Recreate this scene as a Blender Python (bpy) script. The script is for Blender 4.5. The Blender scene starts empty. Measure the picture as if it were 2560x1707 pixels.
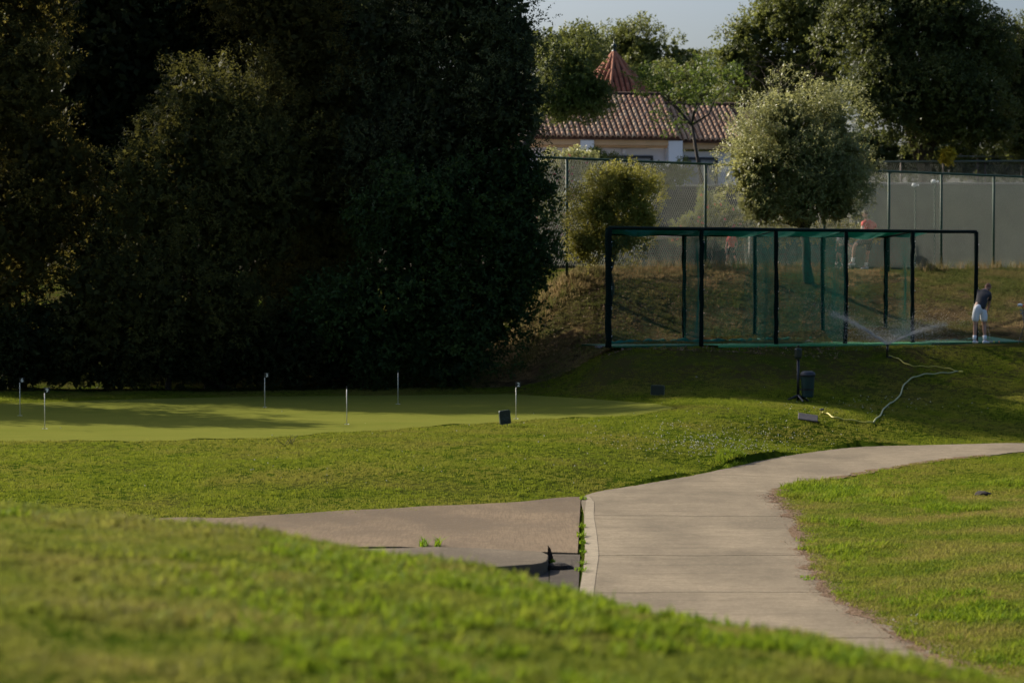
import bpy, bmesh, math, random
import numpy as np
from mathutils import Vector, Matrix, noise as mnoise
random.seed(7)
RNG = np.random.default_rng(7)
R = math.radians
sc = bpy.context.scene
COL = sc.collection

# ------------------------------------------------------------------ camera
F = 6044.0                 # focal length in photograph pixels (85 mm on 36 mm, 2560 px wide)
CX, CY = 1280.0, 853.5
PITCH = math.atan(141.5 / F)
cam = bpy.data.cameras.new('camera')
cam.lens = 85; cam.sensor_width = 36; cam.clip_start = 0.3; cam.clip_end = 4000
cam.dof.use_dof = True; cam.dof.focus_distance = 43.0; cam.dof.aperture_fstop = 2.2
cam_o = bpy.data.objects.new('camera', cam); COL.objects.link(cam_o)
cam_o.rotation_euler = (R(90) - PITCH, 0, 0)
sc.camera = cam_o

# ------------------------------------------------------------------ sky, sun, exposure
SUN_A, SUN_E = 40.0, 31.5     # sun behind the scene on the left, elevation
to_sun = Vector((-math.cos(R(SUN_A)) * math.cos(R(SUN_E)), math.sin(R(SUN_A)) * math.cos(R(SUN_E)), math.sin(R(SUN_E))))
world = bpy.data.worlds.new('World'); sc.world = world; world.use_nodes = True
wn = world.node_tree
bg = wn.nodes['Background']
sky = wn.nodes.new('ShaderNodeTexSky'); sky.sky_type = 'NISHITA'; sky.sun_disc = False
sky.sun_elevation = R(SUN_E); sky.sun_rotation = math.atan2(to_sun.x, to_sun.y)
sky.air_density = 1.0; sky.dust_density = 5.5; sky.ozone_density = 5.0
wn.links.new(sky.outputs[0], bg.inputs[0])
bg.inputs[1].default_value = 0.1
sun = bpy.data.lights.new('sun', 'SUN'); sun.energy = 5.0; sun.angle = R(0.5); sun.color = (1.0, 0.90, 0.74)
sun_o = bpy.data.objects.new('sun', sun); COL.objects.link(sun_o)
sun_o.rotation_euler = (-to_sun).to_track_quat('-Z', 'Y').to_euler()
sc.view_settings.view_transform = 'Standard'; sc.view_settings.look = 'None'
sc.view_settings.exposure = 0.65; sc.view_settings.gamma = 1.0; sc.view_settings.use_curve_mapping = False
sc.render.engine = 'CYCLES'
sc.cycles.max_bounces = 6; sc.cycles.diffuse_bounces = 3; sc.cycles.transmission_bounces = 4
sc.cycles.transparent_max_bounces = 16; sc.cycles.use_denoising = True
sc.cycles.caustics_reflective = False; sc.cycles.caustics_refractive = False
sc.render.use_persistent_data = False

# ------------------------------------------------------------------ camera geometry helpers
cp, sp_ = math.cos(PITCH), math.sin(PITCH)
def world_at(px, py, Y):
    """the point at forward distance Y seen at photograph pixel px, py"""
    a = (px - CX) / F; b = -(py - CY) / F
    dy = cp + b * sp_; dz = -sp_ + b * cp
    k = Y / dy
    return Vector((a * k, Y, dz * k))
def proj(X, Y, Z):
    X = np.asarray(X, float); Y = np.asarray(Y, float); Z = np.asarray(Z, float)
    dep = Y * cp - Z * sp_; up = Y * sp_ + Z * cp
    dep = np.maximum(dep, 0.05)
    return CX + F * X / dep, CY - F * up / dep

# ------------------------------------------------------------------ terrain height
TAB = {
 0:    [(0,-1.15),(4,-1.15),(8,-1.2),(12,-1.26),(15.5,-1.39),(18,-1.9),(22,-3.0),(26,-3.3),(33,-3.35),(37,-3.22),(41,-3.1),(45,-2.99),(48,-2.94),(55,-2.9),(62,-2.87),(66,-2.8),(70,-2.6),(76,-1.5),(84,.2),(95,.5)],
 640:  [(0,-1.2),(4,-1.2),(8,-1.28),(12,-1.36),(14.5,-1.47),(17,-2.1),(20,-3.1),(26,-3.4),(34,-3.4),(37,-3.25),(41,-3.06),(45,-2.98),(47,-2.93),(55,-2.9),(62,-2.87),(66,-2.8),(70,-2.55),(76,-1.2),(82,.5)],
 1280: [(0,-1.25),(4,-1.25),(8,-1.36),(11,-1.46),(13.5,-1.615),(15.5,-2.2),(18,-3.1),(22,-3.4),(37.4,-3.4),(40,-3.1),(44,-2.95),(48,-2.9),(51.4,-2.87),(58,-2.85),(62,-2.8),(65,-2.6),(67,-2.1),(69,-1.1),(71,0),(72.5,.5)],
 1400: [(0,-1.27),(4,-1.27),(8,-1.38),(10.8,-1.48),(13,-1.63),(15,-2.3),(18,-3.2),(22,-3.4),(38.6,-3.4),(41.5,-3.13),(45,-2.95),(49,-2.87),(58,-2.84),(62,-2.72),(64,-2.3),(66.5,-1.2),(68,-.25),(69.2,.5)],
 1520: [(0,-1.3),(4,-1.3),(8,-1.4),(10.6,-1.5),(12.6,-1.63),(15,-2.4),(18,-3.2),(22,-3.4),(40.4,-3.4),(42.4,-3.15),(46,-2.95),(49,-2.86),(52,-2.83),(57,-2.8),(59,-2.45),(60.7,-1.6),(65,-1.5),(66.5,-.9),(68.2,0),(69.9,.5)],
 1760: [(0,-1.36),(4,-1.36),(8,-1.44),(10.2,-1.52),(12,-1.67),(15,-2.6),(18,-3.25),(22,-3.4),(43.9,-3.4),(45.4,-3.15),(48,-2.9),(51,-2.72),(53,-2.62),(55.5,-2.6),(58.5,-2.4),(61.2,-1.6),(65.5,-1.55),(67.3,-.9),(69.5,-.1),(71,.35),(72.2,.5)],
 2000: [(0,-1.4),(4,-1.4),(8,-1.42),(9.8,-1.49),(11.6,-1.65),(14,-2.6),(17,-3.2),(22,-3.38),(30,-3.4),(49.6,-3.4),(51,-2.98),(52,-2.76),(54,-2.68),(56.5,-2.74),(59,-2.3),(61.9,-1.6),(66,-1.57),(67.5,-1.1),(69.5,-.45),(71.5,.17),(74.6,.5)],
 2280: [(0,-1.45),(4,-1.45),(8,-1.46),(10.6,-1.62),(12.2,-2.05),(14,-2.6),(17,-3.25),(20,-3.38),(24,-3.39),(34,-3.39),(44,-3.38),(51.9,-3.4),(53.4,-3.07),(56,-2.93),(59,-2.55),(63.2,-1.6),(66.5,-1.57),(69,-1.15),(72,-.5),(75,.1),(78,.5)],
 2560: [(0,-1.55),(4,-1.55),(8,-1.53),(10.2,-1.68),(12,-2.15),(15,-2.9),(18,-3.25),(20,-3.31),(30,-3.31),(40,-3.33),(48,-3.42),(52.8,-3.4),(55.2,-3.15),(58,-2.78),(61.5,-2.15),(64.5,-1.6),(67,-1.5),(70,-1.0),(75,-.1),(79.5,.5)],
}
_cols = np.array(sorted(TAB)); _D = np.arange(0, 130.01, 0.25)
_G = np.array([np.interp(_D, *zip(*TAB[c])) for c in _cols])
_px = np.arange(0, 2561, 40.0)
_GG = np.array([[np.interp(p, _cols, _G[:, j]) for j in range(len(_D))] for p in _px])
def _smooth(A, ax, n):
    for _ in range(n):
        P = np.pad(A, [(1, 1) if i == ax else (0, 0) for i in range(2)], mode='edge')
        s = [slice(None)] * 2
        a = list(s); b = list(s); c = list(s); a[ax] = slice(0, -2); b[ax] = slice(1, -1); c[ax] = slice(2, None)
        A = .25 * P[tuple(a)] + .5 * P[tuple(b)] + .25 * P[tuple(c)]
    return A
_GG = _smooth(_GG, 1, 5); _GG = _smooth(_GG, 0, 3)
ST = [((1420, 1800), (2600, 1800)), ((1440, 1600), (2262, 1600)), ((1448, 1485), (2080, 1485)), ((1462, 1392), (2022, 1392)), ((1460, 1292), (1988, 1294)),
      ((1466, 1241), (1945, 1250)), ((1600, 1215), (1958, 1222)), ((1750, 1188), (2075, 1200)), ((1900, 1155), (2200, 1177)), ((2010, 1136), (2330, 1156)),
      ((2150, 1120), (2450, 1142)), ((2330, 1115), (2570, 1130)), ((2600, 1108), (2760, 1118)), ((2900, 1105), (3000, 1113))]
def flat(px, py, z=-3.4):
    a = world_at(px, py, 1.0); k = z / a.z; return Vector((a.x * k, k, z))
SL = [flat(*s[0]) for s in ST]; SR = [flat(*s[1]) for s in ST]
def cr(P, i, t):
    p0, p1, p2, p3 = P[max(i - 1, 0)], P[i], P[i + 1], P[min(i + 2, len(P) - 1)]
    return .5 * ((2 * p1) + (-p0 + p2) * t + (2 * p0 - 5 * p1 + 4 * p2 - p3) * t * t + (-p0 + 3 * p1 - 3 * p2 + p3) * t ** 3)
_SS = [(i, t / 4) for i in range(len(ST) - 1) for t in range(4)]
_BL = [cr(SL, i, t) for i, t in _SS]; _BR = [cr(SR, i, t) for i, t in _SS]
BASEPOLY = [tuple((a + (a - b).normalized() * .13).xy) for a, b in zip(_BL, _BR)] + [tuple((b + (b - a).normalized() * .02).xy) for a, b in list(zip(_BL, _BR))[::-1]]
def inpoly(x, y, poly):
    poly = np.asarray(poly); c = np.zeros(np.shape(x), bool); j = len(poly) - 1
    for i in range(len(poly)):
        xi, yi = poly[i]; xj, yj = poly[j]
        if yi != yj: c ^= ((yi > y) != (yj > y)) & (x < (xj - xi) * (y - yi) / (yj - yi) + xi)
        j = i
    return c
def zt(X, Y):
    """terrain height at world X, Y (arrays or numbers)"""
    X = np.asarray(X, float); Y = np.asarray(Y, float)
    p = np.clip(CX + F * X / np.maximum(Y, 3.0), 0, 2560)
    d = np.clip(Y, 0, 129.9)
    i = np.clip((p / 40).astype(int), 0, len(_px) - 2); j = np.clip((d / .25).astype(int), 0, len(_D) - 2)
    fi = p / 40 - i; fj = d / .25 - j
    z = (_GG[i, j] * (1 - fi) * (1 - fj) + _GG[i + 1, j] * fi * (1 - fj) + _GG[i, j + 1] * (1 - fi) * fj + _GG[i + 1, j + 1] * fi * fj)
    amp = np.clip((Y - 24) / 8, 0, 1) * 0.0 + 1
    z = z + .008 * np.sin(X * 1.9 + 1.3 * np.sin(Y * .7)) * np.sin(Y * 1.3 + .7) + .004 * np.sin(X * 4.3 + Y * 2.1)
    if Y.size and Y.min() < 54 and Y.max() > 17:
        z = np.where(inpoly(X, Y, BASEPOLY), np.minimum(z, -3.40), z)
    return z
def hit(px, py, y0=17.0, y1=110.0):
    """first terrain point along the sight line through a photograph pixel"""
    Ys = np.arange(y0, y1, .04)
    a = world_at(px, py, 1.0)
    t = zt(a.x * Ys, Ys); r = a.z * Ys
    k = np.nonzero(r <= t)[0]
    Y = Ys[k[0]] if len(k) else y1
    return Vector((a.x * Y, Y, float(zt(a.x * Y, Y))))

# ------------------------------------------------------------------ object helpers
def tag(o, label, cat, group=None, kind=None):
    o['label'] = label
    if cat: o['category'] = cat
    if group: o['group'] = group
    if kind: o['kind'] = kind
    return o
def empty(name, loc=(0, 0, 0), rz=0):
    o = bpy.data.objects.new(name, None); COL.objects.link(o); o.location = loc; o.rotation_euler = (0, 0, rz); o.empty_display_size = .2
    return o
def link(name, me, m=None, parent=None, loc=None):
    o = bpy.data.objects.new(name, me); COL.objects.link(o)
    if m: 
        if not me.materials: me.materials.append(m)
    if parent: o.parent = parent
    if loc is not None: o.location = loc
    return o
def np_mesh(name, V, Q, tint=None, smooth=False):
    """Q: int array n x k (all faces same size)"""
    V = np.asarray(V, np.float32); Q = np.asarray(Q, np.int32)
    me = bpy.data.meshes.new(name)
    me.vertices.add(len(V)); me.vertices.foreach_set('co', V.ravel())
    n, k = Q.shape
    me.loops.add(n * k); me.loops.foreach_set('vertex_index', Q.ravel())
    me.polygons.add(n); me.polygons.foreach_set('loop_start', np.arange(0, n * k, k, dtype=np.int32))
    if smooth: me.polygons.foreach_set('use_smooth', np.ones(n, bool))
    if tint is not None:
        at = me.attributes.new('tint', 'FLOAT', 'FACE'); at.data.foreach_set('value', np.asarray(tint, np.float32))
    me.update(calc_edges=True)
    return me
class MB:
    """collects simple shapes into one mesh"""
    def __init__(s): s.v = []; s.f = []
    def add(s, vs, fs):
        n = len(s.v); s.v += [tuple(v) for v in vs]; s.f += [tuple(i + n for i in f) for f in fs]; return s
    def box(s, c, d, rot=None):
        M = rot if rot is not None else Matrix.Identity(3)
        vs = [Vector(c) + M @ Vector((x * d[0] / 2, y * d[1] / 2, z * d[2] / 2)) for x in (-1, 1) for y in (-1, 1) for z in (-1, 1)]
        return s.add(vs, [(0, 1, 3, 2), (4, 6, 7, 5), (0, 4, 5, 1), (2, 3, 7, 6), (0, 2, 6, 4), (1, 5, 7, 3)])
    def tube(s, pts, r, n=8, cap=True):
        pts = [Vector(p) for p in pts]; rs = r if hasattr(r, '__len__') else [r] * len(pts)
        ring = []; vs = []; fs = []
        up = None
        for i, p in enumerate(pts):
            t = (pts[min(i + 1, len(pts) - 1)] - pts[max(i - 1, 0)]).normalized()
            if up is None: up = t.orthogonal().normalized()
            up = (up - t * up.dot(t)).normalized(); b = t.cross(up)
            for k in range(n):
                a = 2 * math.pi * k / n; vs.append(p + (up * math.cos(a) + b * math.sin(a)) * rs[i])
        for i in range(len(pts) - 1):
            for k in range(n):
                fs.append((i * n + k, i * n + (k + 1) % n, (i + 1) * n + (k + 1) % n, (i + 1) * n + k))
        if cap: fs += [tuple(range(n))[::-1], tuple((len(pts) - 1) * n + k for k in range(n))]
        return s.add(vs, fs)
    def lathe(s, prof, c=(0, 0, 0), n=16):
        vs = []; fs = []
        for r, z in prof:
            for k in range(n):
                a = 2 * math.pi * k / n; vs.append((c[0] + r * math.cos(a), c[1] + r * math.sin(a), c[2] + z))
        for i in range(len(prof) - 1):
            for k in range(n): fs.append((i * n + k, i * n + (k + 1) % n, (i + 1) * n + (k + 1) % n, (i + 1) * n + k))
        return s.add(vs, fs)
    def ball(s, c, r, n=10, m=7):
        rx, ry, rz = (r, r, r) if not hasattr(r, '__len__') else r
        vs = []; fs = []
        for i in range(m + 1):
            th = math.pi * i / m
            for k in range(n):
                a = 2 * math.pi * k / n; vs.append((c[0] + rx * math.sin(th) * math.cos(a), c[1] + ry * math.sin(th) * math.sin(a), c[2] + rz * math.cos(th)))
        for i in range(m):
            for k in range(n): fs.append((i * n + k, (i + 1) * n + k, (i + 1) * n + (k + 1) % n, i * n + (k + 1) % n))
        return s.add(vs, fs)
    def mesh(s, name, smooth=False):
        me = bpy.data.meshes.new(name); me.from_pydata(s.v, [], s.f); me.update()
        if smooth: me.polygons.foreach_set('use_smooth', [True] * len(me.polygons))
        return me
    def build(s, name, m=None, parent=None, smooth=False, bevel=0, loc=None):
        o = link(name, s.mesh(name, smooth), m, parent, loc)
        if bevel:
            b = o.modifiers.new('bevel', 'BEVEL'); b.width = bevel; b.segments = 2
        return o
def strands(A, B, w):
    """thin square bars from A to B (n x 3 arrays)"""
    A = np.asarray(A, float); B = np.asarray(B, float)
    t = B - A; t /= np.linalg.norm(t, axis=1)[:, None] + 1e-9
    ref = np.where(np.abs(t[:, 2:3]) > .9, np.array([[1., 0, 0]]), np.array([[0, 0, 1.]]))
    u = np.cross(t, ref); u /= np.linalg.norm(u, axis=1)[:, None]; v = np.cross(t, u)
    offs = [(u + v), (u - v), (-u - v), (-u + v)]
    V = np.stack([A + o * w / 2 for o in offs] + [B + o * w / 2 for o in offs], 1).reshape(-1, 3)
    base = (np.arange(len(A)) * 8)[:, None]
    Q = np.concatenate([base + np.array([[k, (k + 1) % 4, 4 + (k + 1) % 4, 4 + k]]) for k in range(4)])
    return V, Q

# ------------------------------------------------------------------ materials
def newmat(name):
    m = bpy.data.materials.new(name); m.use_nodes = True
    nt = m.node_tree; p = nt.nodes['Principled BSDF']
    return m, nt, p
def ramp(nt, fac, stops):
    r = nt.nodes.new('ShaderNodeValToRGB'); e = r.color_ramp.elements
    while len(e) < len(stops): e.new(.5)
    for i, (pos, c) in enumerate(stops): e[i].position = pos; e[i].color = (*c, 1)
    nt.links.new(fac, r.inputs[0]); return r.outputs[0]
def noise(nt, scale, detail=4, rough=.55, obj=False, stretch=None, w=0):
    g = nt.nodes.new('ShaderNodeNewGeometry' if not obj else 'ShaderNodeTexCoord')
    out = g.outputs['Position'] if not obj else g.outputs['Object']
    n = nt.nodes.new('ShaderNodeTexNoise'); n.inputs['Scale'].default_value = scale; n.inputs['Detail'].default_value = detail; n.inputs['Roughness'].default_value = rough
    mp = nt.nodes.new('ShaderNodeMapping'); mp.inputs['Scale'].default_value = stretch or (1, 1, 1); mp.inputs['Location'].default_value = (w, w * 1.7, w * .3)
    nt.links.new(out, mp.inputs[0]); nt.links.new(mp.outputs[0], n.inputs['Vector'])
    return n.outputs['Fac']
def mixc(nt, fac, a, b):
    m = nt.nodes.new('ShaderNodeMix'); m.data_type = 'RGBA'
    if isinstance(fac, (int, float)): m.inputs[0].default_value = fac
    else: nt.links.new(fac, m.inputs[0])
    for s, x in ((6, a), (7, b)):
        if isinstance(x, tuple): m.inputs[s].default_value = (*x, 1)
        else: nt.links.new(x, m.inputs[s])
    return m.outputs[2]
def bump(nt, p, h, strength, dist):
    b = nt.nodes.new('ShaderNodeBump'); b.inputs['Strength'].default_value = strength; b.inputs['Distance'].default_value = dist
    nt.links.new(h, b.inputs['Height']); nt.links.new(b.outputs[0], p.inputs['Normal'])
def simple(name, c1, c2=None, scale=6, rough=.6, metal=0, spec=.5, bmp=0, obj=True, transl=0):
    m, nt, p = newmat(name)
    n = noise(nt, scale, obj=obj)
    c2 = c2 or tuple(x * .75 for x in c1)
    col = ramp(nt, n, [(.35, c2), (.65, c1)])
    nt.links.new(col, p.inputs['Base Color'])
    p.inputs['Roughness'].default_value = rough; p.inputs['Metallic'].default_value = metal; p.inputs['Specular IOR Level'].default_value = spec
    if bmp: bump(nt, p, noise(nt, scale * 6, obj=obj), .5, bmp)
    if transl:
        t = nt.nodes.new('ShaderNodeBsdfTranslucent'); nt.links.new(col, t.inputs[0])
        mx = nt.nodes.new('ShaderNodeMixShader'); mx.inputs[0].default_value = transl
        nt.links.new(p.outputs[0], mx.inputs[1]); nt.links.new(t.outputs[0], mx.inputs[2]); nt.links.new(mx.outputs[0], nt.nodes['Material Output'].inputs[0])
    return m
def leafmat(name, dark, mid, light, transl=.35, tcol=None, rough=.55, spec=.25, patch=.6):
    """leaf colour from a per-leaf tint and broad noise"""
    m, nt, p = newmat(name)
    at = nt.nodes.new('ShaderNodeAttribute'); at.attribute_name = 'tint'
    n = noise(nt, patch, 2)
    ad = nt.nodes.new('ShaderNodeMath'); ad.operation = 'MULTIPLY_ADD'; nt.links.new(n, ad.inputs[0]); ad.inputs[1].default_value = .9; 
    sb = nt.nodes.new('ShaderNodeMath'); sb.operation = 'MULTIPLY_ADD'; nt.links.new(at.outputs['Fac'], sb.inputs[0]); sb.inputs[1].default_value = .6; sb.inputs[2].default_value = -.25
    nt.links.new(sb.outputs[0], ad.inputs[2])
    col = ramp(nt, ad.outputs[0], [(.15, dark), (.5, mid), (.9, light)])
    nt.links.new(col, p.inputs['Base Color']); p.inputs['Roughness'].default_value = rough; p.inputs['Specular IOR Level'].default_value = spec
    t = nt.nodes.new('ShaderNodeBsdfTranslucent')
    tc = mixc(nt, .5, col, tcol or tuple(x * 1.6 for x in light)); nt.links.new(tc, t.inputs[0])
    mx = nt.nodes.new('ShaderNodeMixShader'); mx.inputs[0].default_value = transl
    nt.links.new(p.outputs[0], mx.inputs[1]); nt.links.new(t.outputs[0], mx.inputs[2]); nt.links.new(mx.outputs[0], nt.nodes['Material Output'].inputs[0])
    return m
def grassmat(name, a, b, c, dry, transl=.4, patch=.35, rnd=.5, dryamt=.62):
    """blade colour: random per tuft, patches over the ground, some dry"""
    m, nt, p = newmat(name)
    oi = nt.nodes.new('ShaderNodeObjectInfo')
    n = noise(nt, patch, 4); n2 = noise(nt, patch * 5, 3, w=5)
    ad = nt.nodes.new('ShaderNodeMath'); ad.operation = 'MULTIPLY_ADD'; nt.links.new(oi.outputs['Random'], ad.inputs[0]); ad.inputs[1].default_value = rnd * .5; nt.links.new(n2, ad.inputs[2])
    col = ramp(nt, ad.outputs[0], [(.35, a), (.6, b), (.9, c)])
    dr = ramp(nt, n, [(dryamt - .12, (0, 0, 0)), (dryamt + .1, (1, 1, 1))])
    col = mixc(nt, dr, col, dry)
    nt.links.new(col, p.inputs['Base Color']); p.inputs['Roughness'].default_value = .7; p.inputs['Specular IOR Level'].default_value = .06
    t = nt.nodes.new('ShaderNodeBsdfTranslucent')
    nt.links.new(mixc(nt, .35, col, tuple(x * 1.8 for x in c)), t.inputs[0])
    mx = nt.nodes.new('ShaderNodeMixShader'); mx.inputs[0].default_value = transl
    nt.links.new(p.outputs[0], mx.inputs[1]); nt.links.new(t.outputs[0], mx.inputs[2]); nt.links.new(mx.outputs[0], nt.nodes['Material Output'].inputs[0])
    return m
M = {}
def lawnmat(name, a, b, dry, scale=.35, bm=.02):
    m, nt, p = newmat(name)
    n1 = noise(nt, scale, 5); n2 = noise(nt, 9, 5, .7); n3 = noise(nt, 60, 3, .7)
    c = ramp(nt, n2, [(.3, a), (.7, b)])
    c = mixc(nt, ramp(nt, n1, [(.5, (0, 0, 0)), (.7, (1, 1, 1))]), c, dry)
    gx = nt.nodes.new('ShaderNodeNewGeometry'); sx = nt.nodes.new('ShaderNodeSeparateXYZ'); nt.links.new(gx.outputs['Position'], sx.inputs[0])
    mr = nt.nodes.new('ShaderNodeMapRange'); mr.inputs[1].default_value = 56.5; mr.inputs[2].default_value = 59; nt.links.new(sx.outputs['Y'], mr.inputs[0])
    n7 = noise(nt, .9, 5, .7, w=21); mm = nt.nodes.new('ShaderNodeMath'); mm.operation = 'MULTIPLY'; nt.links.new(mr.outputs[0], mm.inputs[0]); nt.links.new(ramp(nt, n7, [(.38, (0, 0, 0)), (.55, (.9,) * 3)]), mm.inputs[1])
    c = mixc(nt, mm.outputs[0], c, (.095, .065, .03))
    c2 = mixc(nt, n3, tuple(x * .4 for x in a), c)
    nt.links.new(c2, p.inputs['Base Color']); p.inputs['Roughness'].default_value = 1; p.inputs['Specular IOR Level'].default_value = 0
    bump(nt, p, n3, .8, bm)
    return m
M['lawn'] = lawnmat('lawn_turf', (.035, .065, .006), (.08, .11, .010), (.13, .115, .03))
M['green'] = None
m, nt, p = newmat('putting_turf'); n1 = noise(nt, .5, 5, stretch=(.5, 1.6, 1)); n2 = noise(nt, 30, 4, .7); n4 = noise(nt, 2.2, 4, .6, stretch=(.4, 1.5, 1), w=3)
c = mixc(nt, n1, (.105, .125, .018), (.165, .168, .034)); c = mixc(nt, ramp(nt, n4, [(.4, (0, 0, 0)), (.75, (.5, .5, .5))]), c, (.185, .18, .035)); c = mixc(nt, ramp(nt, n2, [(.3, (.3,) * 3), (.8, (0, 0, 0))]), c, (.09, .1, .025))
nt.links.new(c, p.inputs['Base Color']); p.inputs['Roughness'].default_value = 1; p.inputs['Specular IOR Level'].default_value = 0; bump(nt, p, n2, .5, .006); M['green'] = m
m, nt, p = newmat('dry_bank_soil'); n1 = noise(nt, .7, 5); n2 = noise(nt, 7, 6, .7); n3 = noise(nt, 40, 4, .7)
c = ramp(nt, n2, [(.3, (.045, .034, .018)), (.55, (.12, .085, .042)), (.75, (.21, .15, .075))]); c = mixc(nt, ramp(nt, n1, [(.45, (0, 0, 0)), (.58, (.8, .8, .8))]), c, (.06, .066, .022))
n8 = noise(nt, 1.8, 5, .7, w=31); c = mixc(nt, ramp(nt, n8, [(.5, (0, 0, 0)), (.62, (.8,) * 3)]), c, (.04, .028, .016))
nt.links.new(c, p.inputs['Base Color']); p.inputs['Roughness'].default_value = 1; p.inputs['Specular IOR Level'].default_value = 0; bump(nt, p, n3, 1, .05); M['dirt'] = m
def concrete(name, a, b, stain, streak=None, brush=False):
    m, nt, p = newmat(name); n1 = noise(nt, .6, 6, .6, stretch=(1, .5, 1)); n2 = noise(nt, 14, 6, .75); n3 = noise(nt, 160, 3, .8)
    n4 = noise(nt, 1.3, 6, .75, stretch=(.35, 2.6, 1), w=9)
    c = mixc(nt, n2, a, b); c = mixc(nt, ramp(nt, n1, [(.40, (0, 0, 0)), (.60, (1,) * 3)]), c, stain)
    n5 = noise(nt, 5.0, 6, .8, stretch=(.6, 1.4, 1), w=4); c = mixc(nt, ramp(nt, n5, [(.48, (0, 0, 0)), (.7, (.4 if brush else .8,) * 3)]), c, tuple(x * .62 for x in b)); n6 = noise(nt, 20, 4, .85, w=14); c = mixc(nt, ramp(nt, n6, [(.35, (.6,) * 3), (.5, (0, 0, 0))]), c, tuple(x * .6 for x in b)); c = mixc(nt, ramp(nt, n6, [(.55, (0, 0, 0)), (.7, (.5,) * 3)]), c, tuple(min(.8, x * 1.35) for x in a))
    c = mixc(nt, ramp(nt, n4, [(.54, (0, 0, 0)), (.7, (.3 if brush else .7,) * 3)]), c, tuple(x * .6 for x in stain))
    c = mixc(nt, ramp(nt, n3, [(.35, (.5,) * 3), (.6, (0, 0, 0))]), c, tuple(x * .45 for x in a))
    if brush:
        wv = nt.nodes.new('ShaderNodeTexNoise'); wv.inputs['Scale'].default_value = 1; wv.inputs['Detail'].default_value = 4
        g = nt.nodes.new('ShaderNodeNewGeometry'); mp = nt.nodes.new('ShaderNodeMapping'); mp.inputs['Scale'].default_value = (48, 2.2, 1); mp.inputs['Rotation'].default_value = (0, 0, .02)
        nt.links.new(g.outputs['Position'], mp.inputs[0]); nt.links.new(mp.outputs[0], wv.inputs['Vector'])
        c = mixc(nt, ramp(nt, wv.outputs['Fac'], [(.4, (0, 0, 0)), (.66, (.7,) * 3)]), c, tuple(x * .5 for x in a))
    nt.links.new(c, p.inputs['Base Color']); p.inputs['Roughness'].default_value = .95; p.inputs['Specular IOR Level'].default_value = .04
    bump(nt, p, n2, .6, .012)
    return m
M['concrete'] = concrete('path_concrete', (.30, .248, .172), (.235, .19, .132), (.165, .137, .098))
M['concrete_edge'] = concrete('path_edge_concrete', (.36, .305, .22), (.32, .27, .195), (.28, .235, .17))
M['apron'] = concrete('brushed_concrete', (.26, .195, .128), (.19, .142, .094), (.128, .102, .074), brush=True)
M['block'] = concrete('old_slab_concrete', (.22, .178, .128), (.17, .14, .10), (.12, .10, .075))
M['asphalt'] = concrete('dark_asphalt', (.15, .125, .095), (.09, .076, .06), (.07, .06, .05))
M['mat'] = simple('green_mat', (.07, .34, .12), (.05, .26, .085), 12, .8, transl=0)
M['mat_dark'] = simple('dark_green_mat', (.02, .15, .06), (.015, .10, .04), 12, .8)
M['cage'] = simple('dark_green_paint', (.004, .016, .012), (.003, .011, .008), 8, .8, spec=.15)
M['pad'] = simple('post_padding', (.003, .014, .011), (.002, .009, .007), 20, .95, spec=.1, bmp=.01)
M['net'] = simple('teal_net_cord', (.018, .28, .20), (.014, .21, .15), 8, .6, transl=.45)
M['fencepaint'] = simple('green_fence_paint', (.008, .055, .026), (.006, .042, .020), 8, .65)
M['wire'] = simple('fence_wire', (.15, .165, .12), (.10, .115, .08), 20, .45, metal=.2)
M['rail'] = simple('weathered_grey_rail', (.34, .32, .27), (.24, .23, .19), 20, .55, metal=.2)
M['brownpost'] = simple('brown_post', (.11, .075, .055), None, 10, .7)
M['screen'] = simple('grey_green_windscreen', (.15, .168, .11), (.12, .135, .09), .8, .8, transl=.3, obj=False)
M['screen_shaded'] = simple('shaded_windscreen', (.055, .055, .05), (.035, .036, .033), .8, .8, transl=.1, obj=False)  # darker copy of the windscreen cloth, its shade put into the colour
M['bark'] = simple('bark', (.075, .055, .04), (.035, .027, .02), 6, .9, bmp=.04)
M['palebark'] = simple('pale_bark', (.16, .12, .085), (.09, .065, .045), 6, .9, bmp=.03)
M['white'] = simple('white_paint', (.78, .78, .76), (.66, .66, .64), 5, .5)
M['black'] = simple('black_plastic', (.012, .012, .014), None, 5, .4)
M['binbody'] = simple('dark_green_plastic', (.006, .04, .034), (.004, .028, .024), 5, .45)
M['bingrey'] = simple('dark_grey_metal', (.05, .052, .058), (.03, .032, .036), 5, .5, metal=.3)
M['hose'] = simple('yellow_hose', (.60, .48, .05), (.36, .34, .07), 3, .45)
M['hosegrey'] = simple('greenish_hose', (.36, .38, .16), (.28, .30, .14), 3, .5)
M['rock'] = simple('pale_rock', (.40, .37, .33), (.2, .18, .16), 6, .9, bmp=.03)
M['soil'] = simple('dark_soil', (.03, .02, .013), (.015, .01, .008), 20, .95, bmp=.02)

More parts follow.
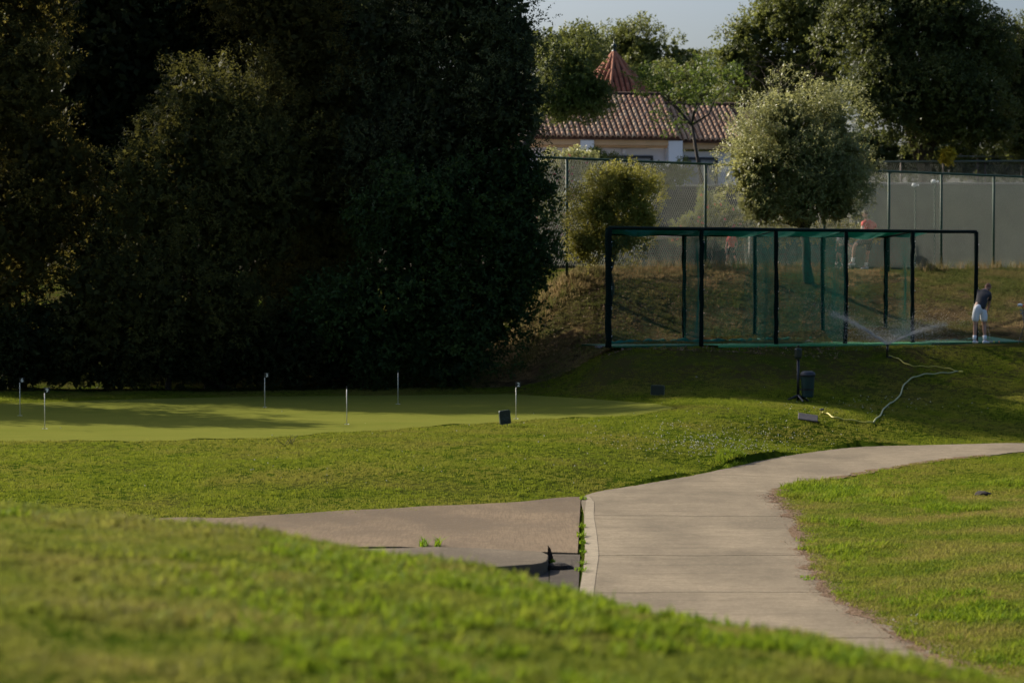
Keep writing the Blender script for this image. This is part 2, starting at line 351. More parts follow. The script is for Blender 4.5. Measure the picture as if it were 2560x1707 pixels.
# ------------------------------------------------------------------ ground sheet
Yr = np.concatenate([np.arange(-14, 0, 2.), np.arange(0, 18, .2), np.arange(18, 85, .3), np.arange(85, 130, 2.), np.geomspace(130, 1800, 14)])
ur = np.concatenate([-np.geomspace(1.6, .26, 14), np.linspace(-.25, .25, 261), np.geomspace(.26, 1.6, 14)])
YY, UU = np.meshgrid(Yr, ur, indexing='ij'); XX = UU * np.sqrt(YY ** 2 + 9)
ZZ = zt(XX, YY)
V = np.stack([XX, YY, ZZ], -1).reshape(-1, 3)
nu = len(ur); i, j = np.meshgrid(np.arange(len(Yr) - 1), np.arange(nu - 1), indexing='ij'); b = (i * nu + j).ravel()
Q = np.stack([b, b + 1, b + nu + 1, b + nu], 1)
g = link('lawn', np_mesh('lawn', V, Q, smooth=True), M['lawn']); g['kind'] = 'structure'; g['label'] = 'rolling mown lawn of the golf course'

def edge_interp(pts, x): return float(np.interp(x, [q[0] for q in pts], [q[1] for q in pts]))
def sheet(name, near, far, x0, x1, nx, ny, m, lift, label):
    """surface between two pixel outlines, laid on the terrain"""
    vs = []
    for a in range(nx + 1):
        px = x0 + (x1 - x0) * a / nx
        A = hit(px, edge_interp(near, px) + 2.2 * math.sin(px * .021) + 1.2 * math.sin(px * .06)); B = hit(px, edge_interp(far, px), y0=A.y - .02)
        for c in range(ny + 1):
            Y = A.y + (B.y - A.y) * c / ny; X = A.x / A.y * Y
            vs.append((X, Y, float(zt(X, Y)) + lift))
    b = np.array([a * (ny + 1) + c for a in range(nx) for c in range(ny)])
    o = link(name, np_mesh(name, vs, np.stack([b, b + ny + 1, b + ny + 2, b + 1], 1), smooth=True), m)
    o['kind'] = 'structure'; o['label'] = label
    return o
GREEN_NEAR = [(-900, 1108), (0, 1104), (300, 1104), (600, 1098), (720, 1092), (900, 1080), (1050, 1069), (1200, 1060), (1300, 1052), (1450, 1046), (1560, 1040), (1640, 1031), (1690, 1022)]
GREEN_FAR = [(-900, 1015), (0, 1010), (300, 1000), (600, 993), (1000, 989), (1280, 986), (1500, 1000), (1640, 1010), (1690, 1021)]
sheet('putting_green', GREEN_NEAR, GREEN_FAR, -900, 1690, 130, 30, M['green'], .012, 'smooth pale putting green')
# dirt bank behind the practice cage
vs = []; nx, ny = 120, 44
def bank_y0(px): return float(np.interp(px, [1200, 1400, 1520, 2000, 2280, 2700], [63.5, 63.0, 62.6, 63.6, 65.0, 66.6]))
def bank_lim(px): return float(np.interp(px, [2180, 2260, 2330, 2420, 2520, 2760], [1, .80, .66, .5, .42, .42])) + (.05 * math.sin(px * .045) + .03 * math.sin(px * .11 + 1) if px > 2200 else 0)
def fence_y(px):
    u = (px - CX) / F
    return 88.4 / (1.304 - u) if px > 1417 else 88.4 / (1.304 - u)
for a in range(nx + 1):
    px = 1180 + (2760 - 1180) * a / nx; u = (px - CX) / F
    y0_ = bank_y0(px); y1_ = fence_y(px) + .6
    y1_ = y0_ + (y1_ - y0_) * bank_lim(px)
    for c in range(ny + 1):
        Y = y0_ + (y1_ - y0_) * c / ny; X = u * Y; vs.append((X, Y, float(zt(X, Y)) + .012 + .05 * max(0, mnoise.noise(Vector((X * 2, Y * 2, 0))))))
b = np.array([a * (ny + 1) + c for a in range(nx) for c in range(ny)])
o = link('dirt_bank', np_mesh('dirt_bank', vs, np.stack([b, b + ny + 1, b + ny + 2, b + 1], 1), smooth=True), M['dirt']); o['kind'] = 'structure'; o['label'] = 'dry earth bank below the tennis fence'

# ------------------------------------------------------------------ concrete path made of slabs
path = empty('concrete_path'); path['kind'] = 'structure'; path['label'] = 'pale concrete cart path curving to the right'
PATH_POLY_L = []; PATH_POLY_R = []
def slab(i, name, t0, t1, n=14, w=22):
    top = []
    for a in range(n + 1):
        t = t0 + (t1 - t0) * a / n; L = cr(SL, i, t); Rr = cr(SR, i, t)
        d = (Rr - L).normalized(); q = (i + t) * 9.0
        ragR = .16 * mnoise.noise(Vector((q * .9, 3, 0))) + .09 * mnoise.noise(Vector((q * 3.1, 8, 0))) + .04 * mnoise.noise(Vector((q * 9, 8, 0)))
        ragL = .05 * mnoise.noise(Vector((q * 1.3, 13, 0))) + .03 * mnoise.noise(Vector((q * 5, 18, 0))) if i >= 5 else 0
        if i >= 7: ragR *= .6
        L = L + d * ragL; Rr = Rr + d * ragR
        PATH_POLY_L.append((L.x, L.y)); PATH_POLY_R.append((Rr.x, Rr.y))
        for c in range(w + 1):
            P = L.lerp(Rr, c / w); top.append((P.x, P.y, min(max(float(zt(P.x, P.y)), -3.46), -3.375) + .026))
    nv = len(top); k = w + 1
    vs = top + [(x, y, z - .12) for x, y, z in top]
    fs = [(a * k + c, a * k + c + 1, (a + 1) * k + c + 1, (a + 1) * k + c) for a in range(n) for c in range(w)]
    rim = [c for c in range(k)] + [a * k + w for a in range(1, n + 1)] + [n * k + c for c in range(w - 1, -1, -1)] + [a * k for a in range(n - 1, 0, -1)]
    fs += [(rim[r], rim[(r + 1) % len(rim)], rim[(r + 1) % len(rim)] + nv, rim[r] + nv) for r in range(len(rim))]
    mb = MB(); mb.v = vs; mb.f = fs; o = mb.build('concrete_slab', M['concrete'], path)
for i in range(len(ST) - 1):
    g_ = .0042
    if i == 0: slab(i, 's', 0, .5 - g_); slab(i, 's', .5 + g_, 1 - g_)
    elif i in (1, 2, 3): slab(i, 's', g_, 1 - g_)
    else: slab(i, 's', g_ if i in (4, 7, 10) else 0, 1 - g_ if i in (3, 6, 9) else 1)
# pale screeded strip along the joint to the apron
mb = MB(); top = []
for a in range(41):
    py = 1800 - (1800 - 1245) * a / 40; L = flat(float(np.interp(py, [1241, 1292, 1392, 1485, 1600, 1800], [1466, 1460, 1462, 1448, 1440, 1420])) + 1, py)
    Rr = flat(float(np.interp(py, [1241, 1260, 1292, 1340, 1392, 1440, 1485, 1600, 1800], [1470, 1486, 1484, 1492, 1497, 1490, 1484, 1480, 1480])), py)
    for c in range(3):
        P = L.lerp(Rr, c / 2); top.append((P.x, P.y, max(float(zt(P.x, P.y)), -3.46) + .031))
mb.add(top, [(a * 3 + c, a * 3 + c + 1, (a + 1) * 3 + c + 1, (a + 1) * 3 + c) for a in range(40) for c in range(2)])
mb.build('edge_strip', M['concrete_edge'], path)

# brushed concrete apron to the left
APR_TOP = [(380, 1310), (480, 1306), (550, 1305), (700, 1298), (900, 1287), (1100, 1275), (1300, 1260), (1440, 1247), (1454, 1246)]
apron = empty('concrete_apron'); apron['kind'] = 'structure'; apron['label'] = 'brushed brown concrete apron beside the path'
def apron_piece(x0, x1, ybot, m, name, lift=.03, topf=None, n=50, w=12):
    vs = []
    for a in range(n + 1):
        px = x0 + (x1 - x0) * a / n; yt = topf(px) if topf else edge_interp(APR_TOP, px)
        A = flat(px, yt); yb = ybot(px) if callable(ybot) else ybot; B = flat(px - (8 if px > 1440 else 0), yb)
        for c in range(w + 1):
            P = A.lerp(B, c / w); vs.append((P.x, P.y, max(float(zt(P.x, P.y)), -3.46) + lift))
    k = w + 1; nv = len(vs)
    fs = [(a * k + c, a * k + c + 1, (a + 1) * k + c + 1, (a + 1) * k + c) for a in range(n) for c in range(w)]
    rim = [c for c in range(k)] + [a * k + w for a in range(1, n + 1)] + [n * k + c for c in range(w - 1, -1, -1)] + [a * k for a in range(n - 1, 0, -1)]
    vs += [(x, y, z - .1) for x, y, z in vs]; fs += [(rim[r], rim[r] + nv, rim[(r + 1) % len(rim)] + nv, rim[(r + 1) % len(rim)]) for r in range(len(rim))]
    mb = MB(); mb.v = vs; mb.f = fs; return mb.build(name, m, apron)
apron_piece(380, 1452, lambda px: float(np.interp(px, [380, 1000, 1372, 1452], [1372, 1372, 1386, 1387])), M['apron'], 'brushed_panel')
apron_piece(1374, 1450, 1560, M['asphalt'], 'asphalt_patch', lift=.018, topf=lambda px: 1389, n=10)
apron_piece(500, 1372, 1560, M['asphalt'], 'lower_panel', lift=.012, topf=lambda px: float(np.interp(px, [500, 1000, 1372], [1375, 1375, 1389])), n=20)
# raised old slab and its snapped end
rb = empty('broken_slab', flat(1250, 1400)); tag(rb, 'raised grey broken concrete slab with dark face beside the brushed apron', 'slab')
out = [(820, 1372), (1000, 1369), (1090, 1366), (1200, 1369), (1300, 1375), (1355, 1378), (1371, 1386), (1370, 1396), (1366, 1402), (1355, 1406), (1335, 1409), (1250, 1415), (1100, 1424), (820, 1440)]
zt_ = -3.26
tp = [flat(x, y, zt_) for x, y in out]; n = len(tp)
vs = [v - rb.location for v in tp] + [v - rb.location - Vector((0, 0, .22)) for v in tp]
mb = MB(); mb.add(vs, [tuple(range(n))[::-1]] + [(k, (k + 1) % n, (k + 1) % n + n, k + n) for k in range(n)])
o = mb.build('slab_top', M['block'], rb, bevel=.012)
mb = MB(); q = flat(1374, 1412) - rb.location
mb.add([q + Vector(v) for v in ((-.03, .02, 0), (.07, 0, 0), (.02, .12, 0), (-.02, .03, .24), (.012, .02, .2))], [(0, 1, 4, 3), (1, 2, 4), (2, 0, 3, 4), (0, 2, 1)])
mb.build('splintered_end', M['soil'], rb)
mb = MB(); q = flat(1400, 1425) - rb.location
mb.ball(q + Vector((-.02, 0, .03)), (.15, .12, .07), 9, 6); mb.ball(q + Vector((.08, .02, .02)), (.09, .08, .05), 8, 5); mb.build('dark_chunk', M['soil'], rb)

# ------------------------------------------------------------------ scattering helper (stuff)
def make_tuft(name, n, h, w, rad, lean, m, seed, broad=1.0):
    r = np.random.default_rng(seed); V = []; Fc = []
    for k in range(n):
        a = r.uniform(0, 6.283); d = rad * math.sqrt(r.uniform()); hh = h * r.uniform(.55, 1.15); b = r.uniform(0, 6.283); le = lean * r.uniform(.2, 1.2) * hh
        x, y = d * math.cos(a), d * math.sin(a); ww = w * r.uniform(.7, 1.3) * broad; c, s = math.cos(b), math.sin(b)
        px_, py_ = -s * ww / 2, c * ww / 2; i0 = len(V)
        V += [(x - px_, y - py_, -.005), (x + px_, y + py_, -.005), (x + c * le * .35 + px_ * .9, y + s * le * .35 + py_ * .9, hh * .6), (x + c * le * .35 - px_ * .9, y + s * le * .35 - py_ * .9, hh * .6), (x + c * le, y + s * le, hh)]
        Fc += [(i0, i0 + 1, i0 + 2, i0 + 3), (i0 + 3, i0 + 2, i0 + 4)]
    me = bpy.data.meshes.new(name); me.from_pydata(V, [], Fc); me.materials.append(m); me.update()
    return bpy.data.objects.new(name, me)
def scatter(name, P, scale, protos, label, cat=None, tiltn=.15):
    """one stuff object: points that each carry one of a few tufts"""
    me = bpy.data.meshes.new(name); P = np.asarray(P, np.float32)
    me.vertices.add(len(P)); me.vertices.foreach_set('co', P.ravel())
    a = me.attributes.new('sc', 'FLOAT', 'POINT'); a.data.foreach_set('value', np.asarray(scale, np.float32))
    rot = np.zeros((len(P), 3), np.float32); rot[:, 2] = RNG.uniform(0, 6.283, len(P)); rot[:, 0] = RNG.normal(0, tiltn, len(P)); rot[:, 1] = RNG.normal(0, tiltn, len(P))
    a = me.attributes.new('rt', 'FLOAT_VECTOR', 'POINT'); a.data.foreach_set('vector', rot.ravel())
    pc = bpy.data.collections.new(name + '_kinds')
    for q in protos: pc.objects.link(q)
    me.update(); o = link(name, me)
    ng = bpy.data.node_groups.new(name, 'GeometryNodeTree')
    ng.interface.new_socket('Geometry', in_out='INPUT', socket_type='NodeSocketGeometry'); ng.interface.new_socket('Geometry', in_out='OUTPUT', socket_type='NodeSocketGeometry')
    gi = ng.nodes.new('NodeGroupInput'); go = ng.nodes.new('NodeGroupOutput'); ip = ng.nodes.new('GeometryNodeInstanceOnPoints'); ci = ng.nodes.new('GeometryNodeCollectionInfo')
    ci.inputs['Collection'].default_value = pc; ci.inputs['Separate Children'].default_value = True; ci.inputs['Reset Children'].default_value = True
    ip.inputs['Pick Instance'].default_value = True
    s = ng.nodes.new('GeometryNodeInputNamedAttribute'); s.data_type = 'FLOAT'; s.inputs[0].default_value = 'sc'
    r = ng.nodes.new('GeometryNodeInputNamedAttribute'); r.data_type = 'FLOAT_VECTOR'; r.inputs[0].default_value = 'rt'
    ng.links.new(gi.outputs[0], ip.inputs['Points']); ng.links.new(ci.outputs[0], ip.inputs['Instance'])
    ng.links.new(s.outputs[0], ip.inputs['Scale']); ng.links.new(r.outputs[0], ip.inputs['Rotation']); ng.links.new(ip.outputs[0], go.inputs[0])
    md = o.modifiers.new('scatter', 'NODES'); md.node_group = ng
    o['kind'] = 'stuff'; o['label'] = label
    if cat: o['category'] = cat
    return o
def cloud(n, y0, y1, pxa=-60, pxb=2620):
    """points spread evenly over the ground that the camera sees between two distances"""
    Y = np.sqrt(RNG.uniform(y0 ** 2, y1 ** 2, n)); u = (RNG.uniform(pxa, pxb, n) - CX) / F
    return u * Y, Y
def vnoise(X, Y, s, seed=0):
    """cheap smooth noise 0..1"""
    r = np.random.default_rng(seed); G = r.uniform(0, 1, (64, 64)); x = (X * s) % 64; y = (Y * s) % 64
    i = x.astype(int) % 64; j = y.astype(int) % 64; fx = x - np.floor(x); fy = y - np.floor(y); fx = fx * fx * (3 - 2 * fx); fy = fy * fy * (3 - 2 * fy)
    return G[i, j] * (1 - fx) * (1 - fy) + G[(i + 1) % 64, j] * fx * (1 - fy) + G[i, (j + 1) % 64] * (1 - fx) * fy + G[(i + 1) % 64, (j + 1) % 64] * fx * fy
pathpoly = PATH_POLY_L + PATH_POLY_R[::-1]
def masks(X, Y):
    Z = zt(X, Y); px, py = proj(X, Y, Z)
    on_path = inpoly(X, Y, pathpoly)
    on_green = (py < np.interp(px, *zip(*GREEN_NEAR))) & (py > np.interp(px, *zip(*GREEN_FAR))) & (px < 1690) & (Y > 40) & (Y < 70)
    on_apr = (py > np.interp(px, *zip(*APR_TOP)) ) & (px < 1456) & (px > 380) & (Y > 17.5) & (Y < 40)
    by0 = np.interp(px, [1200, 1400, 1520, 2000, 2280, 2700], [63.5, 63.0, 62.6, 63.6, 65.0, 66.6])
    lim = np.interp(px, [2180, 2260, 2330, 2420, 2520, 2760], [1, .80, .66, .5, .42, .42]) + np.where(px > 2200, .05 * np.sin(px * .045) + .03 * np.sin(px * .11 + 1), 0)
    fy = 88.4 / (1.304 - (px - CX) / F)
    bank = (px > 1180) & (px < 2760) & (Y > by0) & (Y < by0 + (fy + .4 - by0) * np.clip(lim, 0, 1))
    return Z, px, py, on_path, on_green, on_apr, bank

M['blade'] = grassmat('mown_grass', (.066, .112, .008), (.122, .162, .012), (.205, .228, .022), (.21, .18, .04), .42, .5, dryamt=.56)
M['blade_right'] = grassmat('rough_grass', (.052, .108, .008), (.112, .162, .013), (.19, .215, .024), (.27, .21, .065), .42, .7, dryamt=.52)
M['blade_long'] = grassmat('long_grass', (.07, .17, .005), (.13, .23, .008), (.21, .28, .015), (.22, .22, .03), .45, .9, dryamt=.75)
M['blade_near'] = grassmat('near_grass', (.044, .088, .006), (.122, .16, .014), (.22, .235, .036), (.25, .20, .06), .42, 1.1, dryamt=.56)
M['blade_weed'] = grassmat('weed_blades', (.06, .13, .005), (.125, .20, .008), (.21, .26, .02), (.24, .22, .04), .4, .9, dryamt=.6)
M['blade_dry'] = grassmat('dry_grass', (.15, .10, .04), (.27, .18, .08), (.42, .30, .15), (.08, .09, .025), .35, 1.0, dryamt=.5)
M['blade_shade'] = grassmat('bank_weeds', (.05, .075, .015), (.09, .11, .025), (.14, .14, .04), (.2, .15, .06), .35, .8, dryamt=.55)

X, Y = cloud(105000, 30, 64)
Z, px, py, a, b_, c_, d_ = masks(X, Y); k = ~(a | b_ | c_ | d_) & ~((px > 1452) & (Y < 36) & (X > 0))
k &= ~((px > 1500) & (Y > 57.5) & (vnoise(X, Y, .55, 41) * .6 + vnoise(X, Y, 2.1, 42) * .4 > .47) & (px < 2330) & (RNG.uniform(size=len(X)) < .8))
mow = [make_tuft('tuft', 16, .032, .007, .075, .6, M['blade'], s) for s in range(4)]
scatter('mown_grass', np.stack([X, Y, Z], 1)[k], RNG.uniform(.65, 1.2, k.sum()) * (.7 + .5 * vnoise(X[k], Y[k], 1.1, 3)), mow, 'short mown grass over the mound around the green')
X, Y = cloud(60000, 18, 38, 1450, 2640)
Z, px, py, a, b_, c_, d_ = masks(X, Y); k = ~(a | c_) & (px > 1700)
rgt = [make_tuft('tuft', 14, .045, .008, .065, .8, M['blade_right'], 10 + s) for s in range(4)]
scatter('rough_grass', np.stack([X, Y, Z], 1)[k], RNG.uniform(.6, 1.2, k.sum()) * (.6 + .8 * vnoise(X[k], Y[k], .9, 5)), rgt, 'rough patchy grass right of the path')
X, Y = cloud(30000, 18, 46, 1750, 2640)
Z, px, py, a, b_, c_, d_ = masks(X, Y); nn = vnoise(X, Y, .62, 8) * .65 + vnoise(X, Y, 1.9, 9) * .35 + .22 * np.exp(-((px - 2080) / 150) ** 2 - ((py - 1250) / 70) ** 2) + .15 * np.exp(-((py - 1640) / 70) ** 2) - .18 * np.exp(-((px - 2400) / 200) ** 2 - ((py - 1400) / 90) ** 2)
k = ~(a | c_) & (nn > .55) & (px > 1800) & (RNG.uniform(size=len(X)) < .75)
wz = None
lng = [make_tuft('tuft', 12, .09, .010, .07, 1.0, M['blade_weed'], 20 + s) for s in range(4)]
scatter('long_grass', np.stack([X, Y, Z], 1)[k], RNG.uniform(.5, 1.3, k.sum()) * np.clip((nn[k] - .56) * 7, .4, 1.2), lng, 'clumps of longer bright grass right of the path')
X, Y = cloud(34000, 5.5, 19, -120, 2680)
Z, px, py, a, b_, c_, d_ = masks(X, Y); k = Y > 0
nn = vnoise(X, Y, 1.3, 12)
ner = [make_tuft('tuft', 14, .04, .007, .045, .9, M['blade_near'], 30 + s) for s in range(4)]
scatter('near_grass', np.stack([X, Y, Z], 1), RNG.uniform(.5, 1.2, len(X)) * (.35 + 1.2 * nn * vnoise(X, Y, 4.1, 77) + .3 * nn), ner, 'blurred grass on the rise nearest the camera')
nn = vnoise(X + .3 * Y, Y, 1.0, 15) * .6 + vnoise(X, Y, 3.1, 16) * .4; band = np.exp(-((py - np.interp(px, [0, 550, 1400, 2440], [1330, 1390, 1510, 1707])) / 60) ** 2)
k = (nn > .66 - .12 * band)
k &= RNG.uniform(size=len(X)) < .34 + .35 * band
nlg = [make_tuft('tuft', 8, .06, .013, .05, 1.2, M['blade_weed'], 40 + s) for s in range(4)]
scatter('near_weeds', np.stack([X, Y, Z], 1)[k], RNG.uniform(.5, 1.15, k.sum()), nlg, 'broad bright green blades on the near rise')
# dry growth on the bank and along the fence
X, Y = cloud(60000, 62, 82, 1180, 2640)
Z, px, py, a, b_, c_, d_ = masks(X, Y); nn = vnoise(X, Y, .8, 21)
fy = 88.4 / (1.304 - (px - CX) / F)
k = d_ & (((nn > .42) & (vnoise(X, Y, 1.6, 22) > .42)) | (Y > fy - 1.4))
dry = [make_tuft('tuft', 12, .09, .01, .09, .9, M['blade_dry'], 50 + s) for s in range(4)]
scatter('dry_grass', np.stack([X, Y, Z], 1)[k], RNG.uniform(.4, 1.2, k.sum()) * (.6 + .9 * np.clip(1 - (fy[k] - Y[k]) / 3, 0, 1)), dry, 'dry straw coloured grass on the earth bank')
k = (d_ & (nn < .5) & (RNG.uniform(size=len(X)) < .75)) | ((~d_) & (px > 2200) & (Y > 66) & (Y < fy))
wd = [make_tuft('tuft', 12, .08, .01, .09, .8, M['blade_shade'], 60 + s) for s in range(4)]
scatter('bank_weeds', np.stack([X, Y, Z], 1)[k], RNG.uniform(.4, 1.1, k.sum()), wd, 'low green weeds on the earth bank')
# tall weeds close to the fence
X, Y = cloud(9000, 66, 82, 1330, 2640); Z = zt(X, Y); px, py = proj(X, Y, Z); fy = 88.4 / (1.304 - (px - CX) / F)
k = (Y > fy - .9) & (Y < fy + .5)
k &= (vnoise(X, Y, 1.3, 31) > .35)
tl = [make_tuft('tuft', 10, .34, .012, .1, .5, M['blade_dry'], 70 + s) for s in range(3)] + [make_tuft('tuft', 10, .3, .014, .1, .6, M['blade_shade'], 80 + s) for s in range(2)]
scatter('fence_weeds', np.stack([X, Y, Z], 1)[k], RNG.uniform(.3, 1.25, k.sum()), tl, 'tall dry weeds growing along the foot of the tennis fence')
# clover heads
def ballproto(name, r, m):
    mb = MB(); mb.ball((0, 0, r * 2.2), r, 5, 4); me = mb.mesh(name); me.materials.append(m); return bpy.data.objects.new(name, me)
M['clover'] = simple('clover_white', (.62, .6, .5), None, 10, .8)
pts = []
for (qx, qy, sx, sy, n) in ((1790, 1112, 70, 16, 260), (1900, 1100, 90, 20, 130), (1660, 1085, 160, 25, 160), (2330, 1560, 60, 12, 70), (2500, 1648, 70, 14, 90), (1250, 1150, 500, 50, 90), (2150, 1015, 160, 20, 120)):
    for _ in range(n):
        x = RNG.normal(qx, sx); y = RNG.normal(qy, sy)
        if 1030 < y < 1700 or qy < 1030:
            h_ = hit(x, y); pts.append(h_)
pts = np.array([tuple(p) for p in pts]); k = ~inpoly(pts[:, 0], pts[:, 1], pathpoly)
scatter('clover_flowers', pts[k], RNG.uniform(.5, 1.2, k.sum()), [ballproto('clover', .011, M['clover'])], 'small white clover heads dotted in the grass')
# leaf litter and twigs at the path edge
M['litter'] = simple('brown_litter', (.27, .16, .09), (.16, .095, .055), 30, .9)
pts = []
for kk, (x, y) in enumerate(PATH_POLY_R):
    if 19 < y < 39:
        for _ in range(120): pts.append((x + RNG.normal(-.03, .11), y + RNG.normal(0, .12), 0))
pts = np.array(pts); pts[:, 2] = np.maximum(zt(pts[:, 0], pts[:, 1]), -3.46) + .037
def bit(name, m):
    me = bpy.data.meshes.new(name); me.from_pydata([(-.02, -.008, 0), (.02, -.006, .004), (.022, .008, .008), (-.018, .008, .002)], [], [(0, 1, 2, 3)]); me.materials.append(m); return bpy.data.objects.new(name, me)
scatter('leaf_litter', pts, RNG.uniform(.2, .7, len(pts)), [bit('bit', M['litter'])], 'brown leaf litter along the right edge of the path')
pts = []
for _ in range(5000):
    x = RNG.uniform(1200, 2100); y = RNG.uniform(690, 900); pts.append(tuple(hit(x, y, y0=61)))
pts = np.array(pts); pts[:, 2] += .03
scatter('bank_litter', pts, RNG.uniform(.6, 1.8, len(pts)), [bit('bit2', M['litter']), bit('bit3', simple('pale_litter', (.34, .24, .15), (.2, .13, .08), 30, .9))], 'dead leaves scattered over the earth bank', tiltn=.5)

# soil and clippings washed over the right edge of the path
PR = [q for k_, q in enumerate(PATH_POLY_R) if q[1] > 18.5]; PLm = [q for q in PATH_POLY_L if q[1] > -99][-len(PR):]
vs = []; k_ = 0
for (a_, b2) in zip(PATH_POLY_L, PATH_POLY_R):
    if b2[1] < 18.5 or b2[1] > 48: continue
    for sub_ in (0,):
        d = Vector((a_[0] - b2[0], a_[1] - b2[1], 0)).normalized(); q = k_ * .55
        w_ = max(.0, .09 + .22 * mnoise.noise(Vector((q * .5, 1, 0))) + .16 * mnoise.noise(Vector((q * 1.7, 6, 0))))
        for t_ in (-.14, w_ * .5, w_ + .004):
            x = b2[0] + d.x * t_; y = b2[1] + d.y * t_; vs.append((x, y, min(max(float(zt(x, y)), -3.46), -3.375 if t_ > 0 else 9) + (.031 if t_ > 0 else .02)))
    k_ += 1
mb = MB(); mb.v = vs; mb.f = [(3 * a + c, 3 * a + c + 1, 3 * a + c + 4, 3 * a + c + 3) for a in range(k_ - 1) for c in range(2)]
o = mb.build('edge_soil', simple('edge_soil', (.20, .14, .09), (.11, .075, .048), 22, 1, spec=0, obj=False)); o['kind'] = 'structure'; o['label'] = 'thin brown soil washed over the right edge of the path'

# ------------------------------------------------------------------ trees
def twigs(P, A, L, k, ll, lw, rng, tint):
    """leafy twigs: k leaves along an axis A (unit) of length L from P"""
    n = len(P); t = (np.arange(k)[None, :] + rng.uniform(0, 1, (n, k))) / k
    r = rng.normal(size=(n, k, 3)); Ax = A[:, None, :]
    perp = r - (r * Ax).sum(-1, keepdims=True) * Ax; perp /= np.linalg.norm(perp, axis=-1, keepdims=True) + 1e-9
    base = P[:, None, :] + Ax * (t * (L if np.isscalar(L) else L[:, None]))[..., None]
    d = Ax * rng.uniform(.15, .8, (n, k, 1)) + perp; d /= np.linalg.norm(d, axis=-1, keepdims=True)
    q = rng.normal(size=(n, k, 3)) * .7 + Ax; w = np.cross(d, q); w /= np.linalg.norm(w, axis=-1, keepdims=True) + 1e-9
    s = rng.uniform(.65, 1.25, (n, k, 1)); l_ = d * ll * s; w_ = w * lw * s * .5
    V = np.stack([base, base + l_ * .45 + w_, base + l_, base + l_ * .45 - w_], 2).reshape(-1, 3)
    Q = np.arange(n * k * 4).reshape(-1, 4)
    tn = np.clip(np.repeat(tint, k) + rng.normal(0, .18, n * k), 0, 1)
    return V, Q, tn
def crown(name, lobes, nleaf, ll, lw, m, parent, seed, k=8, sub=(.22, .42), up=.3, core=.16, tl=.28, subs=26, back=.35, flat_=1.0, fill=1.0, fillr=(.35, .80)):
    """lobes: (centre, (rx, ry, rz)); leaves gather in clumps over each lobe's surface, gaps between them"""
    r = np.random.default_rng(seed); vol = np.array([l[1][0] * l[1][2] for l in lobes]); vol = vol / vol.sum()
    Ps, As, Ts = [], [], []
    ntw = max(1, int(nleaf / k))
    for (c, rad), share in zip(lobes, vol):
        c = np.array(c); rad = np.array(rad); nt_ = int(ntw * share); rm = float(rad.mean())
        ns = max(6, int(subs))
        d = r.normal(size=(ns, 3)); d /= np.linalg.norm(d, axis=1)[:, None]; d[:, 1] = np.where(r.uniform(size=ns) < back, d[:, 1], -np.abs(d[:, 1]))
        sc_ = c + d * rad * r.uniform(.62, 1.0, (ns, 1)); sr = rm * r.uniform(sub[0], sub[1], ns); st = r.uniform(.1, .9, ns)
        w = sr ** 2; idx = r.choice(ns, nt_, p=w / w.sum())
        d2 = r.normal(size=(nt_, 3)); d2 /= np.linalg.norm(d2, axis=1)[:, None]; d2[:, 2] = np.where(r.uniform(size=nt_) < .35, np.abs(d2[:, 2]), d2[:, 2])
        rr = r.uniform(.55, 1.0, nt_) ** .6
        P = sc_[idx] + d2 * (sr[idx] * rr)[:, None] * np.array([1, 1, flat_])
        A = d2 * .7 + d[idx] * .5 + np.array([0, 0, up]) + r.normal(size=(nt_, 3)) * .3; A /= np.linalg.norm(A, axis=1)[:, None]
        Ps.append(P); As.append(A); Ts.append(st[idx])
        nc = int(nt_ * core); d3 = r.normal(size=(nc, 3)); d3 /= np.linalg.norm(d3, axis=1)[:, None]
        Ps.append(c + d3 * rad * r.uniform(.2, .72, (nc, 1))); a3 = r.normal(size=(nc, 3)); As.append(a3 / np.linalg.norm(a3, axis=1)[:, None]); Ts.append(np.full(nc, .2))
    P = np.concatenate(Ps); A = np.concatenate(As); T = np.concatenate(Ts)
    V, Q, tn = twigs(P, A, tl, k, ll, lw, r, T)
    if fill:
        for (c, rad) in lobes:
            c = np.array(c); rad = np.array(rad); fl = ll * 2.6; fw = max(lw * 3, fl * .6)
            n_ = int(fill * 4.2 * rad[0] * rad[2] * 3.1 / (fl * fw * .5) / 6)
            d3 = r.normal(size=(n_, 3)); d3 /= np.linalg.norm(d3, axis=1)[:, None]; d3[:, 1] = np.where(r.uniform(size=n_) < .8, -np.abs(d3[:, 1]), d3[:, 1])
            P3 = c + d3 * rad * r.uniform(fillr[0], fillr[1], (n_, 1)); a3 = r.normal(size=(n_, 3)); a3 /= np.linalg.norm(a3, axis=1)[:, None]
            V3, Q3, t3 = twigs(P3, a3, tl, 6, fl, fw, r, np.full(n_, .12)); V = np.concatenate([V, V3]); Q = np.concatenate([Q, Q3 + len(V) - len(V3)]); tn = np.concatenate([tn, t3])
    loc = np.array(parent.location) if parent else 0
    return link(name, np_mesh(name, V - loc, Q, tn), m, parent)
